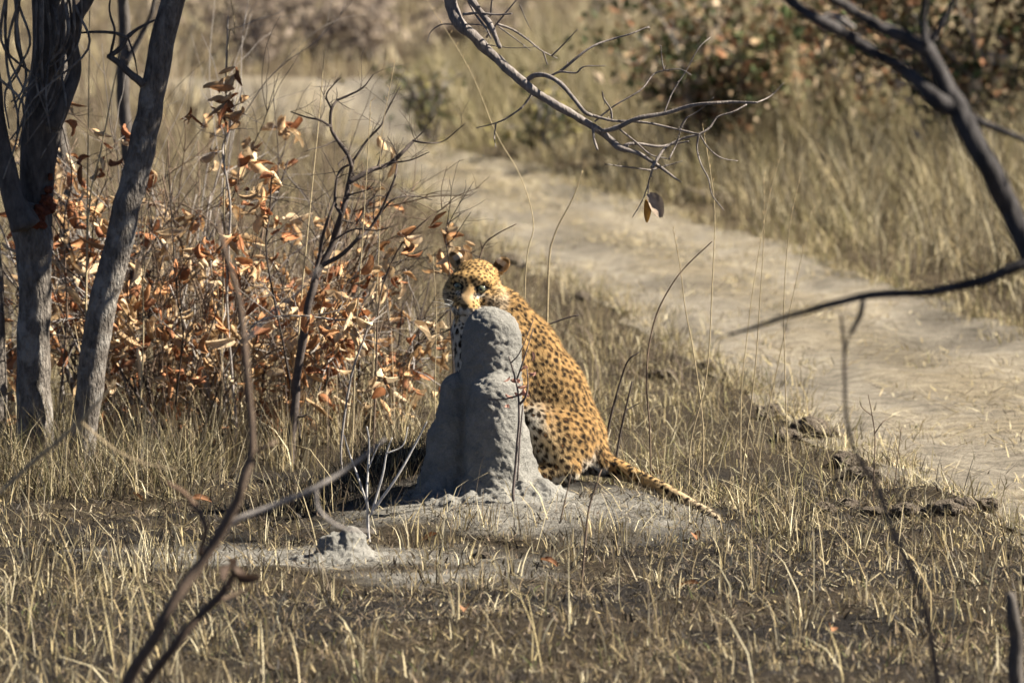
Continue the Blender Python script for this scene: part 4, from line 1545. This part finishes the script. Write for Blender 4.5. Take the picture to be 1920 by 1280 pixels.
def blades(name, x, y, h, w, cols, lean=.25, curve=.5, az=None, z=None, group_az=None):
    n = len(x)
    az = RNG.uniform(0, 2 * math.pi, n) if az is None else az
    z = gz(x, y) - .004 if z is None else z
    th0 = np.abs(RNG.normal(0, lean, n)) if np.isscalar(lean) else lean
    cv = np.abs(RNG.normal(0, curve, n)) if np.isscalar(curve) else curve
    d = np.stack([np.cos(az), np.sin(az), np.zeros(n)], 1)
    f = RNG.uniform(0, 2 * math.pi, n)
    sd = np.stack([np.cos(f), np.sin(f), np.zeros(n)], 1)
    P = np.stack([x, y, z], 1)
    L = h[:, None] / 3
    lev = [P]
    for k in range(3):
        th = (th0 + cv * k / 2)[:, None]
        P = P + L * (np.sin(th) * d + np.cos(th) * np.array((0, 0, 1.0)))
        lev.append(P)
    w = w[:, None] * .5
    V = np.stack([lev[0] - sd * w, lev[0] + sd * w, lev[1] - sd * w * .85, lev[1] + sd * w * .85, lev[2] - sd * w * .55, lev[2] + sd * w * .55, lev[3]], 1).reshape(-1, 3)
    b = np.arange(n)[:, None] * 7
    Q = np.concatenate([b + np.array((0, 1, 3, 2)), b + np.array((2, 3, 5, 4))])
    T = b + np.array((4, 5, 6))
    # root slightly duller than the tip, as dead straw is
    C = np.repeat(cols, 7, 0)
    return V, Q, T, C


def pal(p, n, lo=.75, hi=1.2):
    return np.asarray(p)[RNG.integers(0, len(p), n)] * RNG.uniform(lo, hi, (n, 1))


def wedge(n, d0, d1, mg=1.18, pad=.25):
    d = np.sqrt(RNG.uniform(d0 ** 2, d1 ** 2, n))
    x = RNG.uniform(-1, 1, n) * (d * .0772 * mg + pad)
    return x, d - CAM_D


def clumps(x, y, k, sig):
    """k blades round each clump centre; azimuth points outwards"""
    n = len(x)
    dx, dy = RNG.normal(0, sig, (2, n * k))
    return np.repeat(x, k) + dx, np.repeat(y, k) + dy, np.arctan2(dy, dx)


class Grass:
    def __init__(self, name, label):
        self.mb, self.name, self.label = MB(), name, label

    def add(self, *a, **k):
        V, Q, T, C = blades(self.name, *a, **k)
        self.mb.add(V, Q, T, C)

    def done(self):
        o = link(self.name, self.mb.mesh(self.name), M_GRASS)
        tag(o, self.label, 'grass', None, 'stuff')
        return o


def offroad(x, y, m=0.0):
    return (x < road_l(y) - m) | (x > road_r(y) + m)


def clear_of_mound(x, y):
    ok = ((x + .07) / .30) ** 2 + ((y + .02) / .26) ** 2 > 1
    ok &= ((x + .48) / .36) ** 2 + ((y - .40) / .42) ** 2 > 1
    ok &= ~((x > -.25) & (x < .42) & (y > .10) & (y < .70))
    return ok


# 1 burnt stubble in front
g = Grass('burnt_stubble', 'short burnt straw stubble covering the foreground')
x, y = wedge(1150, 17.0, 24.4)
keep = (offroad(x, y, .05)) & clear_of_mound(x, y)
bare = np.exp(-(((x + .72) / .62) ** 2 + ((y - STUB[1] - .02) / .30) ** 2)) + np.exp(-(((x - .05) / .55) ** 2 + ((y + .28) / .30) ** 2))
keep &= RNG.random(len(x)) > bare * 1.1
keep &= RNG.random(len(x)) < .25 + .75 * (n2(x, y, 1.4, 33., 3) > .0)
x, y = x[keep], y[keep]
hh = np.repeat(.025 + .125 * RNG.random(len(x)) ** 2, 10)
x, y, az = clumps(x, y, 10, .026)
n = len(x)
g.add(x, y, hh * RNG.uniform(.5, 1.25, n), RNG.uniform(.0025, .0065, n), pal(STRAW, n, .7, 1.2), .35, .4, az)
x, y = wedge(10000, 17.0, 24.6)
k_ = offroad(x, y) & clear_of_mound(x, y) & (RNG.random(len(x)) > .9 * (np.exp(-(((x + .72) / .62) ** 2 + ((y - STUB[1] - .02) / .30) ** 2)) + np.exp(-(((x - .05) / .5) ** 2 + ((y + .28) / .28) ** 2))))
x, y = x[k_], y[k_]
n = len(x)
c1 = pal(STRAW, n, .55, 1.1)
bsel = RNG.random(n) < .55
c1[bsel] = pal(BURNT, int(bsel.sum()), .6, 1.6)
g.add(x, y, RNG.uniform(.015, .06, n), RNG.uniform(.0015, .004, n), c1, .6, .6)
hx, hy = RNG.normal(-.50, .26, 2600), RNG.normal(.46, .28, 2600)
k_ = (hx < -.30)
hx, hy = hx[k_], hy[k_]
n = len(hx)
c1 = pal(np.vstack([BURNT, BURNT, STRAW[:3] * .5]), n, .7, 1.2)  # burnt stubble on the hump, straw darkened to deepen the mound's shadow
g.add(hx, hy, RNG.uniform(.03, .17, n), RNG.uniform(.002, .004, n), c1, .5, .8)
x, y = wedge(30000, 16.8, 25.5)
k_ = offroad(x, y) & clear_of_mound(x, y) & (RNG.random(len(x)) > .8 * (np.exp(-(((x + .72) / .62) ** 2 + ((y - STUB[1] - .02) / .30) ** 2)) + np.exp(-(((x - .05) / .5) ** 2 + ((y + .28) / .28) ** 2))))
x, y = x[k_], y[k_]
n = len(x)
c1 = pal(np.vstack([BURNT, BURNT, STRAW[[1, 3, 4]] * .8]), n, .6, 1.3)
g.add(x, y, RNG.uniform(.010, .045, n), RNG.uniform(.003, .010, n), c1, RNG.normal(1.0, .4, n), RNG.normal(.2, .5, n), z=gz(x, y) + RNG.uniform(.0, .008, n))
# lying litter
x, y = wedge(40000, 16.8, 25.0)
k_ = offroad(x, y) & clear_of_mound(x, y) & (RNG.random(len(x)) < .12 + .88 * sstep(-.15, .3, n2(x, y, 2.6, 97., 3)))
x, y = x[k_], y[k_]
n = len(x)
c1 = pal(STRAW, n, .5, 1.1)
bsel = RNG.random(n) < .6
c1[bsel] = pal(BURNT, int(bsel.sum()), .6, 1.8)
g.add(x, y, RNG.uniform(.02, .09, n), RNG.uniform(.002, .005, n), c1, RNG.normal(1.35, .16, n), RNG.normal(.1, .25, n), z=gz(x, y) + RNG.uniform(.0, .012, n))
g.done()
# mat of brown litter and green shoots nearest the camera
g = Grass('grass_mat', 'brown matted grass with a few green shoots along the bottom')
x, y = wedge(15000, 16.5, 22.0)
k_ = RNG.random(len(x)) < sstep(-1.2, -3.2, y) * (.12 + .88 * sstep(-.2, .2, n2(x, y, 2.2, 41., 3)))
x, y = x[k_ & offroad(x, y)], y[k_ & offroad(x, y)]
n = len(x)
c1 = pal(np.array([(.26, .19, .105), (.19, .14, .075), (.34, .26, .15), (.15, .12, .06), (.08, .065, .045)]), n, .7, 1.15)
gs = (RNG.random(n) < .10)
c1[gs] = pal(GREEN, int(gs.sum()))
g.add(x, y, RNG.uniform(.02, .085, n), RNG.uniform(.002, .005, n), c1, .7, 1.1)
# tangle of long bent straws at the lower left, out of focus
x, y = wedge(5200, 16.6, 22.6, 1.25)
k_ = (x < -.75 + .25 * n2(x, y, 1.2, 44., 2)) & (RNG.random(len(x)) < .45 + .5 * (n2(x, y, 2.5, 46., 2) > 0))
x, y = x[k_], y[k_]
n = len(x)
g.add(x, y, RNG.uniform(.08, .36, n), RNG.uniform(.002, .0045, n), pal(STRAW, n, .5, 1.05), .55, 1.3)
# a few longer bent straws
x, y = wedge(420, 17.0, 24.0)
x, y = x[offroad(x, y)], y[offroad(x, y)]
n = len(x)
g.add(x, y, RNG.uniform(.18, .42, n), RNG.uniform(.0025, .0055, n), pal(STRAW, n), .5, 1.0)
g.done()
# 2 straw under the trees and shrubs
g = Grass('straw_undergrowth', 'upright dry straw under the trees and shrubs on the left')
x, y = wedge(1900, 24.6, 31.5)
k_ = (x < -.38 - .10 * RNG.random(len(x))) & (offroad(x, y)) & (RNG.random(len(x)) < .25 + .75 * (n2(x, y, 2.0, 81., 3) > -.05))
sh = (y < 1.8) & (x > -1.05)
k_ &= ~(sh & (RNG.random(len(x)) < .97))
x, y = x[k_], y[k_]
hh = np.repeat(RNG.uniform(.08, .40, len(x)) * sstep(.3, 2.6, y + .6), 13)
x, y, az = clumps(x, y, 13, .035)
n = len(x)
g.add(x, y, hh * RNG.uniform(.5, 1.2, n), RNG.uniform(.002, .0048, n), pal(STRAW, n, .6, 1.15), .28, .55, az)
x, y = wedge(7000, 24.5, 34)
k_ = (x < -.30) & offroad(x, y) & ~((y < 1.8) & (x > -1.05) & (RNG.random(len(x)) < .93))
x, y = x[k_], y[k_]
n = len(x)
g.add(x, y, RNG.uniform(.05, .30, n), RNG.uniform(.0015, .003, n), pal(np.vstack([STRAW * .8, BURNT * 1.6]), n, .6, 1.1), .6, .7)
g.done()
g = Grass('trunk_grass', 'dark tangled grass hiding the feet of the left trunks')
x, y = wedge(1500, 24.6, 26.0, 1.2)
k_ = (x < -1.22 + .12 * n2(x, y, 3., 83., 2))
x, y = x[k_], y[k_]
hh = np.repeat(RNG.uniform(.10, .34, len(x)), 12)
x, y, az = clumps(x, y, 12, .045)
n = len(x)
g.add(x, y, hh * RNG.uniform(.5, 1.25, n), RNG.uniform(.002, .0045, n), pal(np.vstack([STRAW, BURNT * 1.5, BURNT * 1.5, OLIVE * .6]), n, .55, 1.05), .5, .9, az)
g.done()
# 3 tangled grass between leopard and track
g = Grass('verge_grass', 'tangled dry grass between the leopard and the track')
x, y = wedge(3000, 23.0, 38.0)
k_ = (x > -.45) & (x < road_l(y) + .03) & clear_of_mound(x, y) & ~((y < .30) & (x < .38))
x, y = x[k_], y[k_]
dl = road_l(y) - x
hh = np.repeat(RNG.uniform(.06, .27, len(x)) * (.40 + .75 * sstep(.0, .5, dl)) * (.55 + .45 * sstep(-.2, .8, y)) * (1 - .6 * sstep(2, 7, y)), 16)
x, y, az = clumps(x, y, 16, .04)
n = len(x)
c1 = pal(STRAW, n, .65, 1.12)
os = RNG.random(n) < .22
c1[os] = pal(OLIVE, int(os.sum()))
g.add(x, y, hh * RNG.uniform(.5, 1.25, n), RNG.uniform(.0016, .0042, n), c1, .65, 1.5, az)
x, y = wedge(13000, 23.2, 40)
k_ = (x > -.5) & (x < road_l(y) + .12) & clear_of_mound(x, y)
x, y = x[k_], y[k_]
n = len(x)
c1 = pal(STRAW, n, .5, 1.15)
bsel = RNG.random(n) < .3
c1[bsel] = pal(BURNT, int(bsel.sum()), .8, 2.2)
g.add(x, y, RNG.uniform(.04, .24, n), RNG.uniform(.0015, .0035, n), c1, .9, .9)
g.done()
# 4 weeds left of the track, mid distance
g = Grass('mid_grass', 'thin brown grass and weeds filling the middle distance on the left')
x, y = wedge(4000, 29, 52, 1.75, .6)
k_ = (x < road_l(y) - .05)
x, y = x[k_], y[k_]
dl = road_l(y) - x
hh = np.repeat(RNG.uniform(.15, .55, len(x)) * (.35 + .65 * sstep(.0, .9, dl)), 14)
x, y, az = clumps(x, y, 14, .06)
n = len(x)
c1 = pal(STRAW, n, .45, .95)
os = RNG.random(n) < .5
c1[os] = pal(np.array([(.10, .075, .055), (.16, .12, .08), (.22, .17, .12), (.28, .23, .12)]), int(os.sum()))
g.add(x, y, hh * RNG.uniform(.5, 1.25, n), RNG.uniform(.003, .006, n), c1, .5, 1.1, az)
g.done()
# thin dark stalks arching through the shrubs
x, y = wedge(6000, 26.2, 33, 1.1)
k_ = (x < -.42) & (x > -1.75)
x, y = x[k_], y[k_]
n = len(x)
g2 = Grass('thin_weeds', 'thin brown stalks arching through the shrubs on the left')
g2.add(x, y, RNG.uniform(.35, 1.25, n), RNG.uniform(.0022, .004, n), pal(np.array([(.12, .09, .065), (.20, .15, .10), (.34, .27, .17), (.09, .065, .05)]), n), .22, 1.0)
g2.done()
# 5 bank of tall grass on the right
g = Grass('tall_grass', 'bank of tall golden grass along the right side of the track')
x, y = wedge(9000, 29, 70, 1.2, .6)
dr = x - road_r(y)
k_ = (dr > -.02) & (y < 46) & (RNG.random(len(x)) < .45 + .55 * (n2(x, y, 1.3, 57., 3) > -.1))
x, y, dr = x[k_], y[k_], dr[k_]
hh = np.repeat((.30 + .30 * sstep(0, .35, dr) + .55 * sstep(.3, 1.8, dr)) * RNG.uniform(.55, 1.1, len(x)) * (.75 + .35 * n2(x, y, .8, 51., 2)), 16)
tone = np.repeat(n2(x, y, .7, 55., 2), 16)
x, y, az = clumps(x, y, 16, .09)
n = len(x)
c1 = pal(STRAW, n, .5, .9)
os = RNG.random(n) < np.clip(.3 + .5 * tone, 0, 1)
c1[os] = pal(OLIVE, int(os.sum()), .45, .95)
g.add(x, y, np.maximum(hh, .08) * RNG.uniform(.5, 1.15, n), RNG.uniform(.004, .009, n), c1, .35, .85, az)
g.done()
# 6 far grass
g = Grass('far_grass', 'far pale grass plain reaching the top of the picture')
x, y = wedge(5200, 52, 135, 1.5, 1.5)
k_ = (road_mask(x, y, .2) < .3) & ~((x > road_r(np.minimum(y, 40))) & (y < 44))
x, y = x[k_], y[k_]
hh = np.repeat(RNG.uniform(.25, .85, len(x)) * (.7 + .5 * n2(x, y, .25, 61., 2)), 12)
x, y, az = clumps(x, y, 12, .16)
n = len(x)
c1 = pal(STRAW, n, .75, 1.1)
os = RNG.random(n) < .2
c1[os] = pal(np.array([(.24, .19, .14), (.30, .24, .17)]), int(os.sum()))
g.add(x, y, np.maximum(hh, .12) * RNG.uniform(.5, 1.2, n), RNG.uniform(.008, .018, n), c1, .25, .5, az)
g.done()
# tufts creeping onto both edges of the track
g = Grass('edge_tufts', 'ragged grass tufts creeping over both edges of the track')
y = RNG.uniform(-2, 30, 900)
sidev = RNG.random(900) < .5
x = np.where(sidev, road_l(y), road_r(y)) + np.where(sidev, 1, -1) * np.abs(RNG.normal(0, .11, 900))
hh = np.repeat(RNG.uniform(.04, .16, 900), 12)
x, y, az = clumps(x, y, 12, .035)
n = len(x)
g.add(x, y, hh * RNG.uniform(.4, 1.2, n), RNG.uniform(.003, .006, n), pal(np.vstack([STRAW, OLIVE]), n, .7, 1.1), .6, 1.0, az)
y = RNG.uniform(-2, 26, 420)
x = road_l(y) + RNG.random(420) * (np.minimum(road_r(y), road_l(y) + 2.4) - road_l(y))
k_ = n2(x, y * .5, 1.6, 23., 3) > .05
x, y = x[k_], y[k_]
hh = np.repeat(RNG.uniform(.03, .09, len(x)), 14)
x, y, az = clumps(x, y, 14, .05)
n = len(x)
g.add(x, y, hh * RNG.uniform(.4, 1.2, n), RNG.uniform(.003, .006, n), pal(np.vstack([STRAW, OLIVE]), n, .7, 1.1), .8, 1.0, az)
g.done()
# 7 straw lying on the track
g = Grass('track_straw', 'flattened straw and thin tufts lying on the track')
y = RNG.uniform(-3, 36, 34000)
u = RNG.random(34000)
x = road_l(y) + u * (np.minimum(road_r(y), road_l(y) + 2.6) - road_l(y))
urut = (x - road_l(y)) / np.maximum(road_r(y) - road_l(y), .1)
k_ = RNG.random(len(x)) < (.15 + .85 * (n2(x * 1.0, y * .4, 2.2, 21., 3) > .0)) * (1 - .7 * (np.exp(-((urut - .27) / .08) ** 2) + np.exp(-((urut - .73) / .08) ** 2)))
x, y = x[k_], y[k_]
n = len(x)
g.add(x, y, RNG.uniform(.03, .14, n), RNG.uniform(.003, .007, n), pal(STRAW, n, .7, 1.15), RNG.normal(1.35, .15, n), RNG.normal(.05, .2, n), z=gz(x, y) + .008 + RNG.uniform(0, .01, n))
k2 = RNG.random(n) < .16
x, y = x[k2], y[k2]
n = len(x)
g.add(x, y, RNG.uniform(.02, .08, n), RNG.uniform(.002, .004, n), pal(np.vstack([STRAW, OLIVE]), n), .7, .6)
g.done()

# ------------------------------------------------------------------ background shrubs and trees
def leafy(name, px, py, W, H, label, cat, cols, nleaf, lsize=1.0, stems=7, group=None, depth=2, lowest=.2, thick=.016):
    b = gp(px, py)
    root = empty(name, b, label, cat, group)
    tips = []
    for k in range(stems):
        a = random.uniform(0, 6.28)
        mb = MB()
        grow(mb, (random.gauss(0, .06 * W), random.gauss(0, .06 * W), -.03), (math.cos(a) * W / H * .55, math.sin(a) * W / H * .55, 1), H * random.uniform(.6, .95), thick * random.uniform(.6, 1.2), DARKT if k % 2 else GREYT, depth, tips, 0, .6, 5, .2, 5)
        link('trunk' if cat == 'tree' else 'stem', mb.mesh('stem'), M_TWIG, root)
    P = np.array([t[0] for t in tips])
    P = P[P[:, 2] > lowest * H]
    Q_ = P[RNG.integers(0, len(P), nleaf)] + RNG.normal(0, .05, (nleaf, 3)) * np.array((1, 1, .8)) * lsize * 1.3
    leaf_cloud('crown', Q_, root, np.zeros(3), lsize, cols)
    return root


BROWNS = [(.26, .17, .09), (.40, .29, .17), (.26, .13, .065), (.16, .14, .065), (.52, .41, .28), (.20, .17, .08), (.12, .10, .055)]
DKGREEN = [(.055, .07, .028), (.08, .09, .035), (.04, .05, .022), (.12, .10, .05)]
MIXED = BROWNS + [(.10, .13, .05), (.07, .09, .035)]
leafy('shrub', 806, 276, .16, .75, 'dark green shrub at the bend where the track turns left', 'shrub', DKGREEN + [(.2, .18, .08), (.3, .26, .1)], 260, 1.0, 7, 'background shrubs', lowest=.05)
leafy('shrub', 1015, 292, .35, .6, 'dark green bush low in the grass right of the track bend', 'shrub', DKGREEN + [(.24, .20, .08), (.3, .26, .1)], 300, 1.0, 7, 'background shrubs', lowest=.05)
leafy('shrub', 1330, 320, .8, 1.25, 'olive and brown bush left of the autumn coloured bushes', 'shrub', DKGREEN + BROWNS[:5], 1300, 1.3, 9, 'background shrubs')
leafy('shrub', 1430, 290, .8, 1.45, 'dark bush with tan leaves above the grass bank', 'shrub', MIXED, 1500, 1.4, 9, 'background shrubs')
leafy('shrub', 1620, 320, .9, 1.7, 'sparse brown bush behind the slanting dark branch', 'shrub', BROWNS, 1200, 1.3, 9, 'background shrubs')
leafy('shrub', 1790, 340, 1.0, 2.1, 'rusty leaved bush seen through the dark fork', 'shrub', MIXED, 1900, 1.4, 9, 'background shrubs')
leafy('shrub', 1940, 350, 1.0, 2.2, 'red and green leaved bush at the upper right corner', 'shrub', MIXED, 1900, 1.4, 9, 'background shrubs')
SCRUB = [(.26, .21, .165), (.32, .26, .20), (.19, .15, .12), (.38, .31, .23)]
FARLAB = ['low grey scrub bush on the far verge, nearest the left trees', 'low grey scrub bush on the far verge, between two others', 'low grey scrub bush on the far verge, nearest the track bend',
          'far scrub bush at the top edge above the leafy column stem', 'far scrub bush at the top edge above the bare dark bush', 'far scrub bush at the top edge just left of the drooping branch',
          'far scrub bush at the top edge seen through the drooping branch', 'far scrub bush at the top edge right of the drooping branch', 'far scrub bush at the top edge beside the autumn bushes',
          'far scrub bush at the top edge right of the leaning tree', 'far scrub bush directly behind the leaning tree top', 'far scrub bush showing between the two left trunks', 'lone small scrub bush in pale grass under the drooping branch']
for k, (px, py, W, H) in enumerate([(470, 120, .8, .9), (600, 105, .9, 1.0), (700, 112, .8, .8), (560, 30, 1.2, 1.5), (700, 20, 1.4, 1.7), (850, 15, 1.4, 1.6), (980, 25, 1.3, 1.6), (1120, 30, 1.3, 1.8), (1240, 40, 1.2, 1.6), (420, 20, 1.2, 1.6), (300, 60, 1.2, 1.5), (120, 70, 1.2, 1.8), (880, 100, .8, .7)]):
    leafy('scrub_bush', px, py, W, H, FARLAB[k], 'scrub', SCRUB, 520, 1.6, 9, 'far scrub bushes', 2, .05, .012)
